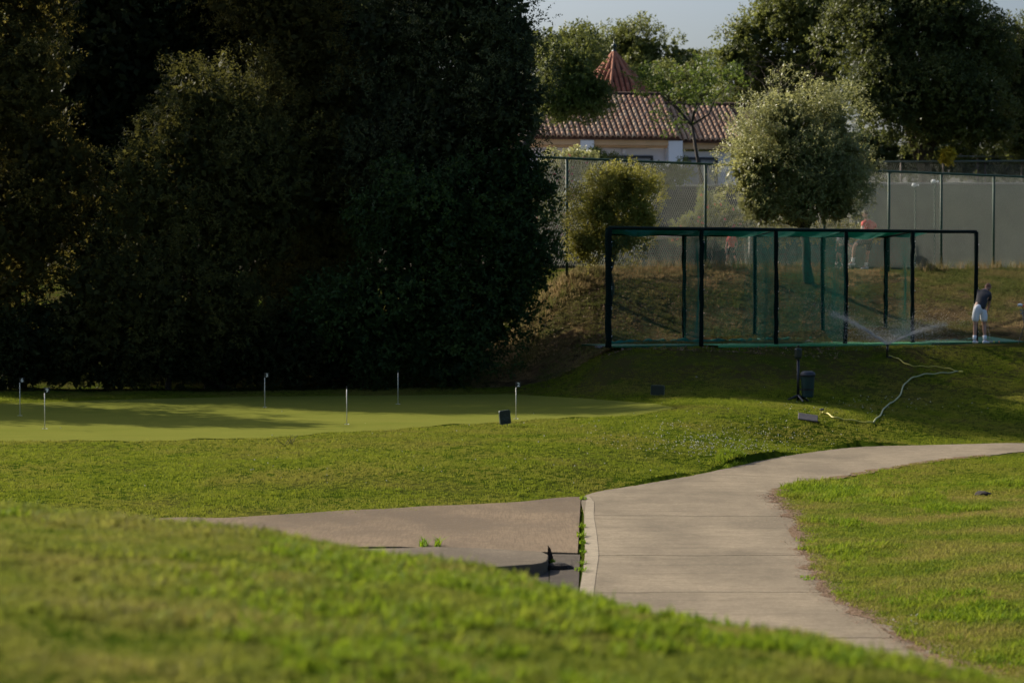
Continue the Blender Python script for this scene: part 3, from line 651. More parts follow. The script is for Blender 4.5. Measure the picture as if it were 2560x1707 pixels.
def branchset(parent, base, tips, r0, m, seed, trunk_name='trunk', split=.45, wob=.25):
    """tapered trunk up to a fork, then limbs to each tip"""
    rr = random.Random(seed); base = Vector(base); loc = parent.location
    cen = sum((Vector(t) for t in tips), Vector()) / len(tips); fork = base.lerp(cen, split)
    mb = MB(); pts = [base - Vector((0, 0, .2)), base.lerp(fork, .35) + Vector((rr.uniform(-1, 1), rr.uniform(-1, 1), 0)) * wob * .3, base.lerp(fork, .7) + Vector((rr.uniform(-1, 1), rr.uniform(-1, 1), 0)) * wob * .3, fork]
    mb.tube([p - loc for p in pts], [r0 * 1.25, r0, r0 * .88, r0 * .8], 10); mb.build(trunk_name, m, parent, smooth=True)
    for t in tips:
        t = Vector(t); mb = MB(); ps = [fork - Vector((0, 0, r0 * .3))]
        for q in (.3, .6, .85, 1): ps.append(fork.lerp(t, q) + Vector((rr.uniform(-1, 1), rr.uniform(-1, 1), rr.uniform(-.5, 1))) * wob * (1 - q * .5))
        mb.tube([p - loc for p in ps], [r0 * .62, r0 * .45, r0 * .3, r0 * .18, r0 * .06], 7); mb.build('limb', m, parent, smooth=True)
def lob(px, py, D, rx, ry, rd):
    s = D / F; return (tuple(world_at(px, py, D)), (rx * s, rd, ry * s))
def ground_pt(px, D):
    X = (px - CX) / F * D; return Vector((X, D, float(zt(X, D))))
def tree(name, label, cat, bpx, D, lobes, nleaf, ll, lw, m, seed, r0=.25, bark='bark', tips=None, group=None, split=.45, **kw):
    b = ground_pt(bpx, D); t = empty(name, b); tag(t, label, cat, group)
    tips = tips or [l[0] for l in sorted(lobes, key=lambda q: -q[1][0])[:5]]
    branchset(t, b, tips, r0, M[bark], seed, split=split)
    crown('crown', lobes, nleaf, ll, lw, m, t, seed, **kw)
    return t
M['leaf_dark'] = leafmat('evergreen_leaf', (.02, .03, .011), (.044, .056, .018), (.08, .095, .03), .25, rough=.7, spec=.15)
M['leaf_blue'] = leafmat('blue_green_leaf', (.022, .032, .012), (.05, .066, .025), (.095, .11, .04), .25, rough=.7, spec=.15)
M['leaf_sunlit'] = leafmat('sunlit_gold_leaf', (.04, .042, .011), (.088, .082, .02), (.175, .145, .032), .45, rough=.7, spec=.15)  # gold of the sunlight on the grove put into the leaf colour
M['leaf_olive'] = leafmat('olive_leaf', (.035, .042, .012), (.078, .082, .022), (.14, .13, .03), .35, rough=.7, spec=.15)
M['leaf_ivy'] = leafmat('ivy_leaf', (.014, .032, .009), (.032, .062, .016), (.07, .11, .024), .28, rough=.6, spec=.15)
M['leaf_round'] = leafmat('silver_olive_leaf', (.11, .122, .038), (.20, .21, .068), (.38, .37, .14), .38, rough=.45, spec=.4)
M['leaf_bush'] = leafmat('bush_leaf', (.11, .115, .02), (.21, .205, .035), (.34, .31, .06), .45)
M['leaf_back'] = leafmat('background_leaf', (.05, .07, .016), (.10, .125, .027), (.19, .20, .048), .36)
M['leaf_backdark'] = leafmat('background_dark_leaf', (.032, .046, .011), (.07, .088, .02), (.135, .145, .036), .36)
M['leaf_bright'] = leafmat('bright_leaf', (.034, .058, .011), (.066, .10, .016), (.125, .165, .028), .38)
# the dark grove on the left
GR = 'trees of the dark grove on the left'
tree('grove_tree', 'shrubby tree at the left edge of the dark grove, sun gold put into its leaf colour', 'tree', 40, 66,
     [lob(20, 240, 66, 190, 220, 2.0), lob(-140, 60, 67, 200, 260, 2.2), lob(110, 480, 65.5, 190, 210, 1.8), lob(-60, 640, 65, 260, 260, 2.0), lob(60, -60, 67, 170, 200, 2.0)], 54000, .10, .031, M['leaf_sunlit'], 11, group=GR, fill=1.0)
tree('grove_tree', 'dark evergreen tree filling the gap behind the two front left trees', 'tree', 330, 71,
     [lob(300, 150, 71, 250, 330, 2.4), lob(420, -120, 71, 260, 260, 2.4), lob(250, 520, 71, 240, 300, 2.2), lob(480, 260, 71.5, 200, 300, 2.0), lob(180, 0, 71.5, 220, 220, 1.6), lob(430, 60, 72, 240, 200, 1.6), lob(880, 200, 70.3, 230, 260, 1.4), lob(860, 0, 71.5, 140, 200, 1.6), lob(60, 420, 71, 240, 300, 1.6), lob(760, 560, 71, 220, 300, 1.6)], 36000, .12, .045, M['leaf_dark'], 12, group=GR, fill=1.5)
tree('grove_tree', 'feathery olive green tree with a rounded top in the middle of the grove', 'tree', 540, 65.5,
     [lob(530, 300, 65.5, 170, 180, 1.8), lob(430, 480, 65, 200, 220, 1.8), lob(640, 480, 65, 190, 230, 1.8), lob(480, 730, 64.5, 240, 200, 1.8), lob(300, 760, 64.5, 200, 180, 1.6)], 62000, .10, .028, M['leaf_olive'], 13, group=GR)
tree('grove_tree', 'tall tree with the warm sunlight put into its foliage colour', 'tree', 760, 68,
     [lob(740, 120, 68, 150, 190, 2.0), lob(660, -60, 68.5, 200, 190, 2.2), lob(850, 290, 67.5, 130, 170, 1.7), lob(820, 520, 67, 150, 200, 1.8), lob(720, 330, 67.5, 150, 200, 1.8), lob(800, 760, 66.5, 180, 180, 1.6)], 52000, .09, .034, M['leaf_sunlit'], 14, group=GR, fill=1.0)
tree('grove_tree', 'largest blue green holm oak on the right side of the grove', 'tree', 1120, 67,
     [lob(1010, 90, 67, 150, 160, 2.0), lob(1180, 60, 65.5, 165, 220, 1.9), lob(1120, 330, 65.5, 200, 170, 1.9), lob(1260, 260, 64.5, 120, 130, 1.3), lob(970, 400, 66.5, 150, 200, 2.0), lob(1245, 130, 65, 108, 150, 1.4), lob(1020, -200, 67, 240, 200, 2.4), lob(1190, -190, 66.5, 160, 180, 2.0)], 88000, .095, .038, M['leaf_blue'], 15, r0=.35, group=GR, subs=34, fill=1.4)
tree('climber_thicket', 'broad leaved dark thicket under the holm oak beside the earth bank', 'bush', 1130, 64.2,
     [lob(1240, 480, 64.5, 130, 130, 1.2), lob(1270, 620, 64.3, 110, 130, 1.1), lob(1060, 560, 64.3, 180, 170, 1.4), lob(1180, 760, 64, 150, 130, 1.2), lob(960, 780, 64, 190, 150, 1.4), lob(1285, 430, 64.5, 70, 80, .8), lob(1090, 870, 63.8, 190, 80, 1.0), lob(1300, 660, 64, 75, 90, .8)], 58000, .12, .058, M['leaf_ivy'], 16, r0=.1, up=-.1, k=7)
tree('dark_thicket', 'low black green thicket at the foot of the left trees', 'bush', 420, 65,
     [lob(120, 830, 65, 240, 110, 1.2), lob(400, 850, 65, 220, 100, 1.2), lob(680, 850, 65, 220, 100, 1.2), lob(-120, 830, 65, 200, 130, 1.2), lob(0, 900, 65.5, 200, 75, 1.0), lob(250, 905, 65.5, 220, 70, 1.0), lob(520, 905, 65.5, 220, 70, 1.0), lob(780, 905, 65.3, 220, 70, 1.0)], 34000, .11, .045, M['leaf_dark'], 17, r0=.08, up=0)
def backD(px): X = (px - 1280) / F * 71; return 66.2 + (1.9 - X - 2.0) * .78
tree('grove_tree', 'dense black interior of the grove seen between the front trees', 'tree', 700, 71.5,
     [lob(-60 + 185 * q, 420 + 60 * (q % 2), backD(-60 + 185 * q), 170, 300, .8) for q in range(7)] + [lob(20 + 200 * q, 60, backD(20 + 200 * q), 170, 260, .8) for q in range(5)] + [lob(-60 + 185 * q, 860, min(backD(-60 + 185 * q), 70), 150, 110, .7) for q in range(7)], 9000, .16, .09, M['leaf_dark'], 19, group=GR, subs=10, fill=1.6)
# off-frame neighbours whose shade falls on the green
tree('grove_tree', 'tree standing just outside the left edge of the frame', 'tree', -620, 62,
     [lob(-600, 100, 62, 260, 260, 2.4), lob(-500, 450, 62, 260, 260, 2.2), lob(-760, 350, 62, 260, 300, 2.4)], 16000, .16, .07, M['leaf_dark'], 18, group=GR, back=1)
# behind the fences
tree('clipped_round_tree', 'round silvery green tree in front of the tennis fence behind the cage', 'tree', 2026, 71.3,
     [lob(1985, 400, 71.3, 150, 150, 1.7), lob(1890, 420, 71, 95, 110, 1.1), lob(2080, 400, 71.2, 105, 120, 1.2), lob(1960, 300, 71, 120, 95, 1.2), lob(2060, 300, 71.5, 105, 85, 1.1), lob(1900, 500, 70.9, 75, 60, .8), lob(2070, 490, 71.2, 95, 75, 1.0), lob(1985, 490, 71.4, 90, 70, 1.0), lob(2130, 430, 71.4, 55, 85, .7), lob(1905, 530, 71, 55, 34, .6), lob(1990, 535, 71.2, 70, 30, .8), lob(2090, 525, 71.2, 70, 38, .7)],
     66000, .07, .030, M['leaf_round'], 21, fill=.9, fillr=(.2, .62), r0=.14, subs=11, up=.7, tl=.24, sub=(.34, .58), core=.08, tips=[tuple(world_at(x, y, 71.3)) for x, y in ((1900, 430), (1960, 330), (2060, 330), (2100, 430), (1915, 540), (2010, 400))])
tree('fence_bush', 'ragged olive green bush in front of the fence left of the cage', 'bush', 1520, 67.4,
     [lob(1560, 492, 67.4, 72, 60, .8), lob(1500, 520, 67.3, 70, 75, .8), lob(1600, 540, 67.5, 60, 70, .7), lob(1475, 600, 67.2, 55, 60, .7), lob(1540, 600, 67.4, 75, 55, .8), lob(1560, 446, 67.4, 58, 26, .6), lob(1450, 610, 67, 30, 45, .4), lob(1612, 466, 67.5, 38, 28, .5)],
     30000, .065, .03, M['leaf_bush'], 22, fill=.6, fillr=(.2, .62), r0=.07, subs=11, up=.5, tl=.24, sub=(.25, .5))
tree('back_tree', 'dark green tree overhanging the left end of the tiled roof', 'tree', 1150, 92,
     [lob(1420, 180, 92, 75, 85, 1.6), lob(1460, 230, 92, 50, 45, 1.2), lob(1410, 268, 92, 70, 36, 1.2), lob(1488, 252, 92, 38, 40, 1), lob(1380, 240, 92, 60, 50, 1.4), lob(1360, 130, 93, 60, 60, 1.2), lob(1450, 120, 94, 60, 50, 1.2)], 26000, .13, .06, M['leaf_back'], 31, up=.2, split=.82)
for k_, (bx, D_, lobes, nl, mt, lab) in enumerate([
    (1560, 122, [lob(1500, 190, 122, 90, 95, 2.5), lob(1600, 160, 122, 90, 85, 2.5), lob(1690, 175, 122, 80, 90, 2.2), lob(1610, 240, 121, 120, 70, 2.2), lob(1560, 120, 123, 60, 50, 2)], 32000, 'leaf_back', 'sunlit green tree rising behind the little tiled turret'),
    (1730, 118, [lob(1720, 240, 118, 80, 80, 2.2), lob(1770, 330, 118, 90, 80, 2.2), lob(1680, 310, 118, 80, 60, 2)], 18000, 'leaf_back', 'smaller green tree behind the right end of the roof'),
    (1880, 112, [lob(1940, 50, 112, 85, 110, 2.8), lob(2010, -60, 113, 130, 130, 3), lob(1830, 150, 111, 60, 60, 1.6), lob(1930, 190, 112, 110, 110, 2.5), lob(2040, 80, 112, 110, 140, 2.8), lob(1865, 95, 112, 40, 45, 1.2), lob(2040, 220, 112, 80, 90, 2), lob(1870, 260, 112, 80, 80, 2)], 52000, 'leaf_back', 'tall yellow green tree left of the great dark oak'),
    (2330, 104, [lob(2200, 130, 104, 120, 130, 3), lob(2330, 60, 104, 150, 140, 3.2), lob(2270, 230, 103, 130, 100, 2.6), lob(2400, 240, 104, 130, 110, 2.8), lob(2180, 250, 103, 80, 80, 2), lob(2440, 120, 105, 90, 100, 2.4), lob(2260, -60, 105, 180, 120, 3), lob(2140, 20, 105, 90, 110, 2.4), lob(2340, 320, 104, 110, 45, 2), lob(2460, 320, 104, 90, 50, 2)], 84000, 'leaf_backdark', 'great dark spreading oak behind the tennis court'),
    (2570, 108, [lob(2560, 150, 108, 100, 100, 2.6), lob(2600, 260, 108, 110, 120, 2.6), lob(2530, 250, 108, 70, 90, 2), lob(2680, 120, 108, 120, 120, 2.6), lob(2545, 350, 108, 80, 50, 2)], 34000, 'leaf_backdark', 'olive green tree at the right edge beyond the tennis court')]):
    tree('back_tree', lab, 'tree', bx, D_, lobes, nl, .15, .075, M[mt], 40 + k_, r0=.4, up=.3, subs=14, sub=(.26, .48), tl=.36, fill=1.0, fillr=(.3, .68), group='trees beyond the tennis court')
tree('bright_tree', 'open bright green tree reaching across the tiled roof', 'tree', 1805, 93,
     [lob(1690, 230, 93, 80, 38, 1), lob(1640, 205, 93, 60, 30, .9), lob(1770, 240, 93, 70, 45, 1), lob(1680, 300, 93, 50, 26, .7), lob(1600, 200, 93, 35, 30, .6), lob(1830, 210, 93, 50, 40, .8), lob(1740, 180, 93, 60, 25, .7)],
     3400, .14, .07, M['leaf_bright'], 51, fill=0, split=.8, r0=.075, bark='bark', subs=16, core=.02, up=.1, tips=[tuple(world_at(x, y, 93)) for x, y in ((1640, 215), (1680, 290), (1770, 220), (1830, 200), (1600, 205), (1740, 190))])
# hedges and shrubs inside the tennis fence
def shrub(name, label, bpx, D, lobes, n, m, seed, ll=.09, lw=.04, flowers=None, cat='bush'):
    t = tree(name, label, cat, bpx, D, lobes, n, ll, lw, m, seed, r0=.05, up=.6, subs=14, tl=.2)
    if flowers:
        fm = simple('petal', flowers, None, 5, .6, transl=.3); mb = MB(); rr = random.Random(seed)
        for l in lobes:
            for _ in range(9):
                a = rr.uniform(0, 6.28); c = Vector(l[0]) + Vector((l[1][0] * math.cos(a) * rr.uniform(.2, 1), -l[1][1] * .95, l[1][2] * rr.uniform(-.9, 1))) - t.location
                for q in range(5):
                    w = q * 1.257 + rr.random(); mb.add([c, c + Vector((math.cos(w) * .05, -.02, math.sin(w) * .05)), c + Vector((math.cos(w + .8) * .05, -.03, math.sin(w + .8) * .05))], [(0, 1, 2)])
        mb.build('blossom', fm, t)
    return t
shrub('oleander', 'pale oleander with pink flowers behind the left end of the fence', 1400, 76, [lob(1400, 430, 76, 60, 50, .7), lob(1360, 470, 76, 50, 60, .6), lob(1450, 420, 76, 50, 35, .6)], 8000, M['leaf_round'], 61, flowers=(.6, .12, .15))
shrub('oleander', 'darker oleander with white flowers low behind the fence post', 1385, 74, [lob(1400, 560, 74, 60, 70, .7), lob(1360, 600, 74, 50, 60, .6)], 5000, M['leaf_backdark'], 62, flowers=(.55, .2, .22))
shrub('oleander', 'green oleander showing above the middle of the cage roof', 1780, 84, [lob(1790, 560, 84, 60, 50, .8), lob(1840, 570, 84, 50, 35, .7), lob(1760, 520, 84, 20, 45, .4), lob(1720, 585, 84, 50, 25, .6)], 9000, M['leaf_back'], 63, flowers=(.6, .1, .1))
shrub('roof_shrub', 'small green shrub under the windows of the tiled house', 1560, 90, [lob(1480, 400, 90, 30, 20, .5), lob(1500, 420, 90, 60, 30, .6), lob(1560, 425, 90, 60, 20, .6), lob(1670, 440, 90, 70, 30, .7)], 7000, M['leaf_back'], 64)
M['leaf_yellow'] = leafmat('yellow_hedge_leaf', (.22, .18, .015), (.40, .32, .025), (.55, .42, .04), .45)
shrub('clipped_hedge', 'low yellow green hedge lit by the sun inside the court', 2010, 88, [lob(1880 + 40 * q, 582, 86, 34, 26, .5) for q in range(8)], 11000, M['leaf_yellow'], 65, ll=.07, cat='hedge')
shrub('small_shrub', 'yellow leaved young tree in front of the far court fence', 2366, 101, [lob(2366, 392, 101, 12, 16, .3)], 700, M['leaf_yellow'], 66, ll=.12, lw=.07)
# dark growth low behind the courts, closing the view under the crowns
for k_, (a_, b2) in enumerate(((1240, 1500), (1780, 2040), (2080, 2300), (2330, 2520), (2540, 2760))):
    shrub('far_hedge', ['dense hedge beyond the left end of the house', 'dense hedge behind the clipped round tree', 'dark hedge under the left limbs of the great oak', 'dark hedge under the trunk of the great oak', 'dark hedge at the right edge under the olive green tree'][k_], (a_ + b2) / 2, 130,
          [lob(a_ + (b2 - a_) * q / 3, 400 + 8 * math.sin(q * 2.1 + k_), 130, (b2 - a_) / 4.2, 70, 1.4) for q in range(4)], 7000, M['leaf_backdark'], 70 + k_, ll=.24, lw=.13, cat='hedge')
# grey dead branches left of the oak
t = empty('dead_branches', world_at(1930, 260, 107)); tag(t, 'bare grey dead branches tangled below the yellow green tree', 'dead tree')
rr = random.Random(5); mb = MB()
for q in range(46):
    a = world_at(rr.uniform(1850, 2060), rr.uniform(150, 250), 107 + rr.uniform(-1, 1)); d = Vector((rr.uniform(-1, 1), rr.uniform(-.3, .3), rr.uniform(-.5, .6))); ps = [a]
    for _ in range(5): d = (d + Vector((rr.uniform(-.5, .5), 0, rr.uniform(-.5, .5)))).normalized(); ps.append(ps[-1] + d * .22)
    mb.tube([p - t.location for p in ps], [.025, .02, .016, .012, .008, .004], 4)
mb.build('branches', M['palebark'], t)

# ------------------------------------------------------------------ tiled house
M['wall'] = simple('house_wall', (.78, .77, .80), (.72, .71, .74), 1.2, .9)
M['pillar'] = simple('white_pillar', (.82, .83, .85), (.77, .78, .80), 2, .8)
M['fascia'] = simple('ochre_cornice', (.64, .42, .235), (.56, .37, .20), 2, .8)
def tilemat(name, a, b, c):
    m, nt, p = newmat(name); oi = nt.nodes.new('ShaderNodeObjectInfo'); n = noise(nt, 3.5, 5, .7)
    ad = nt.nodes.new('ShaderNodeMath'); ad.operation = 'MULTIPLY_ADD'; nt.links.new(oi.outputs['Random'], ad.inputs[0]); ad.inputs[1].default_value = .35; nt.links.new(n, ad.inputs[2])
    col = ramp(nt, ad.outputs[0], [(.38, a), (.62, b), (.85, c)]); n2 = noise(nt, 25, 4, .7)
    col = mixc(nt, ramp(nt, n2, [(.5, (0, 0, 0)), (.75, (.6,) * 3)]), col, (.12, .09, .06))
    nt.links.new(col, p.inputs['Base Color']); p.inputs['Roughness'].default_value = .9; return m
M['tile'] = tilemat('roof_tile_clay', (.36, .16, .09), (.52, .29, .17), (.62, .43, .27))
M['tile_red'] = tilemat('turret_tile_clay', (.24, .075, .04), (.36, .12, .065), (.45, .18, .10))
M['pan'] = simple('roof_channel_clay', (.11, .055, .035), (.07, .035, .022), 4, .95)
M['frame'] = simple('dark_window_frame', (.02, .022, .028), None, 4, .5)
M['glass'] = simple('curtained_glass', (.28, .29, .30), (.14, .15, .16), 2, .15, spec=.8)
house = empty('tiled_house', world_at(1340, 700, 100)); 
tag(house, 'pale single storey house with terracotta tiled roof and little turret', 'house')
HR = R(8.6)
HO = world_at(1697, 345, 100.9)       # right end of the main eave
ev = Vector((math.cos(HR), math.sin(HR), 0)); nv_ = Vector((math.sin(HR), -math.cos(HR), 0)); upv = Vector((0, 0, 1))
def H(u, v, w): return HO + ev * u + nv_ * v + upv * w - house.location
def hbox(mb, u0, u1, v0, v1, w0, w1):
    vs = [H(u, v, w) for u in (u0, u1) for v in (v0, v1) for w in (w0, w1)]
    return mb.add(vs, [(0, 1, 3, 2), (4, 6, 7, 5), (0, 4, 5, 1), (2, 3, 7, 6), (0, 2, 6, 4), (1, 5, 7, 3)])
WB = 3.2 - HO.z
terr = hbox(MB(), -12, 2.0, -8, 7, -2.7 - .0, WB - .001).build('bounce_terrace', simple('bounce_paving', (.5, .48, .46), (.42, .41, .39), 2, .9)); terr.location = house.location; terr['kind'] = 'structure'; terr['label'] = 'unseen pale terrace under the house, added to bounce sunlight onto its walls'  # unseen pale terrace, added to bounce sun onto the shaded house walls
hbox(MB(), -9, 0, -6, -.75, WB, -.42).build('wall', M['wall'], house)
hbox(MB(), .003, 4.5, -6, -1.05, WB, -.5).build('wall', M['wall'], house)
hbox(MB(), -9, .02, -.745, -.12, -.32, -.10).build('cornice', M['fascia'], house)
hbox(MB(), -9, 0, -.75, -.3, -.41, -.325).build('lower_cornice', M['fascia'], house)
hbox(MB(), .06, 4.5, -1.04, -.62, -.42, -.16).build('cornice', M['fascia'], house)
def pillar(u0, u1, w1): hbox(MB(), u0, u1, -.7, -.05, WB, w1).build('pillar', M['pillar'], house, bevel=.01)
pillar(-4.15, -3.58, -.12); pillar(-.42, .18, -.12)
def window(u0, u1, v, w0, w1, n):
    f = MB(); t = .1
    hbox(f, u0, u1, v, v + .1, w1 - t, w1); hbox(f, u0, u1, v, v + .1, w0, w0 + t); hbox(f, u0, u0 + t, v, v + .1, w0 + t, w1 - t); hbox(f, u1 - t, u1, v, v + .1, w0 + t, w1 - t)
    for q in range(1, n): c = u0 + (u1 - u0) * q / n; hbox(f, c - .03, c + .03, v, v + .1, w0 + t, w1 - t)
    fr = f.build('window', M['frame'], house)
    for q in range(n):
        a = u0 + t + (u1 - u0 - 2 * t) * q / n + .03; b = u0 + t + (u1 - u0 - 2 * t) * (q + 1) / n - .03
        hbox(MB(), a, b, v + .02, v + .05, w0 + t, w1 - t).build('pane', M['glass'], fr)
window(-3.25, -.95, -.748, -2.4, -.72, 2); window(.35, 1.9, -1.048, -2.4, -.75, 2)
hbox(MB(), -2.28, -2.12, -.749, -.6, -.62, -.44).build('wall_lamp', M['wall'], house, bevel=.02)
# roof planes and tiles
RUN, RISE = 3.6, 2.05
def tile_mesh():
    mb = MB(); n = 6; vs = []
    for (t, r, z) in ((0, .098, .0), (.36, .078, .028)):
        for k in range(n + 1):
            a = math.pi * k / n; vs.append((r * math.cos(a), t, r * math.sin(a) * .95 + z))
    fs = [(k, k + 1, n + 2 + k, n + 1 + k) for k in range(n)]
    mb.add(vs, fs); vs2 = [(x * .84, y + .001, z * .84) for x, y, z in vs[:n + 1]]; i0 = len(mb.v)
    mb.add(vs2, []); mb.f += [(k + 1, k, i0 + k, i0 + k + 1) for k in range(n)]
    return mb
TME = tile_mesh().mesh('roof_tile', smooth=True); TME.materials.append(M['tile'])
def tile_frame(u, v, w, slope_rise, slope_run):
    d = (-nv_ * slope_run + upv * slope_rise).normalized(); x = ev; z = x.cross(d); Mx = Matrix((x, d, z)).transposed().to_4x4(); Mx.translation = H(u, v, w); return Mx
roof = hbox(MB(), -9, .05, 0, .001, 0, .001)
def roofplane(u0, u1, v0, w0, run, rise, name):
    mb = MB(); th = .1
    vs = [H(u0, v0, w0), H(u1, v0, w0), H(u1, v0 - run, w0 + rise), H(u0, v0 - run, w0 + rise)]; vs += [v - Vector((0, 0, th)) for v in vs]
    mb.add(vs, [(0, 1, 2, 3), (7, 6, 5, 4), (0, 4, 5, 1), (1, 5, 6, 2), (2, 6, 7, 3), (3, 7, 4, 0)]); return mb.build(name, M['pan'], house)
r1 = roofplane(-9, .05, 0, 0, RUN, RISE, 'roof'); r2 = roofplane(.052, 4.6, -.45, -.08, 3.1, 1.72, 'roof')
# back slopes
mb = MB(); vs = [H(-9, -RUN, RISE), H(.05, -RUN, RISE), H(.05, -2 * RUN, 0), H(-9, -2 * RUN, 0)]; mb.add(vs, [(0, 1, 2, 3)]); mb.add([H(.05, 0, -.1), H(.05, -RUN, RISE - .01), H(.05, -2 * RUN, -.1)], [(0, 1, 2)]); mb.build('roof_back', M['pan'], house)
SPC = .228; cnt = 0; rest = MB(); rr = random.Random(2)
def put_tiles(u0, ncol, v0, w0, run, rise, par, limit):
    global cnt
    L_ = math.hypot(run, rise); step = .30; nrow = int(L_ / step)
    for c in range(ncol):
        for r_ in range(nrow):
            t = r_ * step - .06; u = u0 - SPC * c + rr.uniform(-.012, .012)
            Mx = tile_frame(u, v0 - run * t / L_, w0 + rise * t / L_ + .012, rise, run) @ Matrix.Rotation(rr.uniform(-.02, .02), 4, 'Z')
            if cnt < 300 and c < limit:
                o = bpy.data.objects.new('roof_tile', TME); COL.objects.link(o); o.parent = par; o.matrix_local = Mx; cnt += 1
            else:
                rest.add([Mx @ v.co for v in TME.vertices], [tuple(p.vertices) for p in TME.polygons])
put_tiles(-.08, 38, .02, .0, RUN, RISE, r1, 22); put_tiles(2.9, 13, -.43, -.08, 3.1, 1.72, r2, 0)
o = rest.build('roof_tiles', M['tile'], house, smooth=True); o['kind'] = 'stuff'
mb = MB(); mb.tube([H(-9, -RUN, RISE + .03), H(.07, -RUN, RISE + .03)], .1, 8); mb.tube([H(.06, -3.55, 1.67), H(4.6, -3.55, 1.67)], .1, 8); mb.build('ridge_cap', M['pan'], house)
# turret
TC = world_at(1535, 230, 107) - house.location; TC.z = 8.05 - house.location.z
apex = world_at(1535, 130, 107) - house.location
mb = MB(); n = 8; RT = 1.92; ring = [TC + Vector((RT * math.cos(2 * math.pi * (k + .5) / n + .25), RT * math.sin(2 * math.pi * (k + .5) / n + .25), 0)) for k in range(n)]
mb.add(ring + [apex], [(k, (k + 1) % n, n) for k in range(n)]); tr = mb.build('turret_roof', M['pan'], house)
TME2 = tile_mesh().mesh('turret_tile', smooth=True); TME2.materials.append(M['tile_red'])
for k in range(n):
    a, b = ring[k], ring[(k + 1) % n]; mid = (a + b) / 2; d = (apex - mid); Ld = d.length; d.normalize(); x = (b - a).normalized(); z = x.cross(d).normalized()
    if z.z < 0: z = -z; 
    if mid.y - TC.y > .6: continue
    W_ = (b - a).length
    for c in range(-3, 4):
        for r_ in range(10):
            t = r_ * .27; u = c * .23 
            if abs(u) + .06 > W_ / 2 * (1 - (t + .2) / Ld): continue
            Mx = Matrix((x, d, x.cross(d))).transposed().to_4x4()
            if x.cross(d).z < 0: Mx = Matrix((-x, d, (-x).cross(d))).transposed().to_4x4()
            Mx.translation = mid + x * u + d * t + Mx.to_3x3() @ Vector((0, 0, .012))
            o = bpy.data.objects.new('turret_tile', TME2); COL.objects.link(o); o.parent = tr; o.matrix_local = Mx
for k in range(n):
    if (ring[k].y - TC.y) < .9:
        mb = MB(); mb.tube([ring[k] + Vector((0, 0, .04)), apex + Vector((0, 0, .03))], [.085, .07], 7); mb.build('hip_tile', M['tile_red'], tr)
mb = MB(); mb.lathe([(RT * .82, -2.2), (RT * .82, .0)], TC, 8); mb.build('turret_wall', M['wall'], house)
mb = MB(); mb.lathe([(.001, .55), (.02, .5), (.03, .36), (.06, .34), (.11, .28), (.11, .22), (.06, .16), (.04, .12), (.09, .05), (.12, -.04)], apex, 10); mb.build('finial', M['binbody'], house, smooth=True)

# ------------------------------------------------------------------ fences
def chain_link(P, Q_, h0, h1, cell, w, m, parent, steep=1.75):
    """diamond wire between base points P and Q_, from height h0 to h1 above them"""
    P = np.array(P, float); Q_ = np.array(Q_, float); L = np.linalg.norm((Q_ - P)[:2]); h = h1 - h0; A = []; B = []
    run = h / steep
    for sgn in (1, -1):
        s = np.arange(-run, L + run, cell)
        for q in s:
            a0, b0 = (q, 0.), (q + sgn * run, h)
            ts = [0., 1.]
            x0, x1 = a0[0], b0[0]
            for lim in (0, L):
                pass
            lo, hi = 0., 1.
            if x1 != x0:
                t1 = (0 - x0) / (x1 - x0); t2 = (L - x0) / (x1 - x0); lo = max(0, min(t1, t2)); hi = min(1, max(t1, t2))
            if hi - lo < .01: continue
            for t, lst in ((lo, A), (hi, B)):
                x = x0 + (x1 - x0) * t; f_ = x / L; p = P + (Q_ - P) * f_; lst.append((p[0], p[1], p[2] + h0 + h * t))
    A = np.array(A); B = np.array(B); off = np.zeros_like(A); 
    V, Q2 = strands(A, B, w); loc = np.array(parent.location)
    o = link('chain_link_mesh', np_mesh('chain_link_mesh', V - loc, Q2), m, parent); o['kind'] = 'stuff'; return o
def post(parent, base, h, r, m, name='post', n=8):
    mb = MB(); b = Vector(base) - parent.location; mb.tube([b - Vector((0, 0, .1)), b + Vector((0, 0, h))], r, n); return mb.build(name, m, parent, smooth=True)
def fpt(px, z=.5): Y = fence_y(px); return Vector(((px - CX) / F * Y, Y, z))
fence = empty('tennis_fence', fpt(1417)); tag(fence, 'tall dark green chain link fence on posts above the earth bank', 'fence')
PX = [1260, 1417, 1763, 2060, 2221, 2352, 2483, 2640]
for p_ in PX: post(fence, fpt(p_, .35), 3.25, .042, M['fencepaint'])
mb = MB(); mb.tube([fpt(1240, 3.6) - fence.location, fpt(2700, 3.6) - fence.location], .035, 8); mb.build('top_rail', M['fencepaint'], fence)
mb = MB(); mb.tube([fpt(1240, .6) - fence.location, fpt(2700, .6) - fence.location], .008, 5); mb.build('tension_wire', M['wire'], fence)
for a_, b2 in zip(PX[:-1], PX[1:]): chain_link(fpt(a_), fpt(b2), .04, 3.1, .085, .0068, M['wire'], fence)
low = empty('low_fence', world_at(1600, 670, 75.2)); tag(low, 'low grey railed wire fence just behind the tall fence and cage', 'fence')
def lpt(px, z): Y = 75.4; return Vector(((px - CX) / F * Y, Y, z))
for a_, h_ in ((1330, 1.41), (1583, 1.45), (1875, 1.57)): post(low, lpt(a_, .3), h_ - .3, .045, M['rail'])
mb = MB(); mb.tube([lpt(1330, 1.42) - low.location, lpt(1600, 1.45) - low.location, lpt(1880, 1.58) - low.location], .045, 8); mb.build('top_rail', M['rail'], low)
chain_link(lpt(1330, .5), lpt(1875, .5), 0, .92, .07, .006, M['wire'], low)
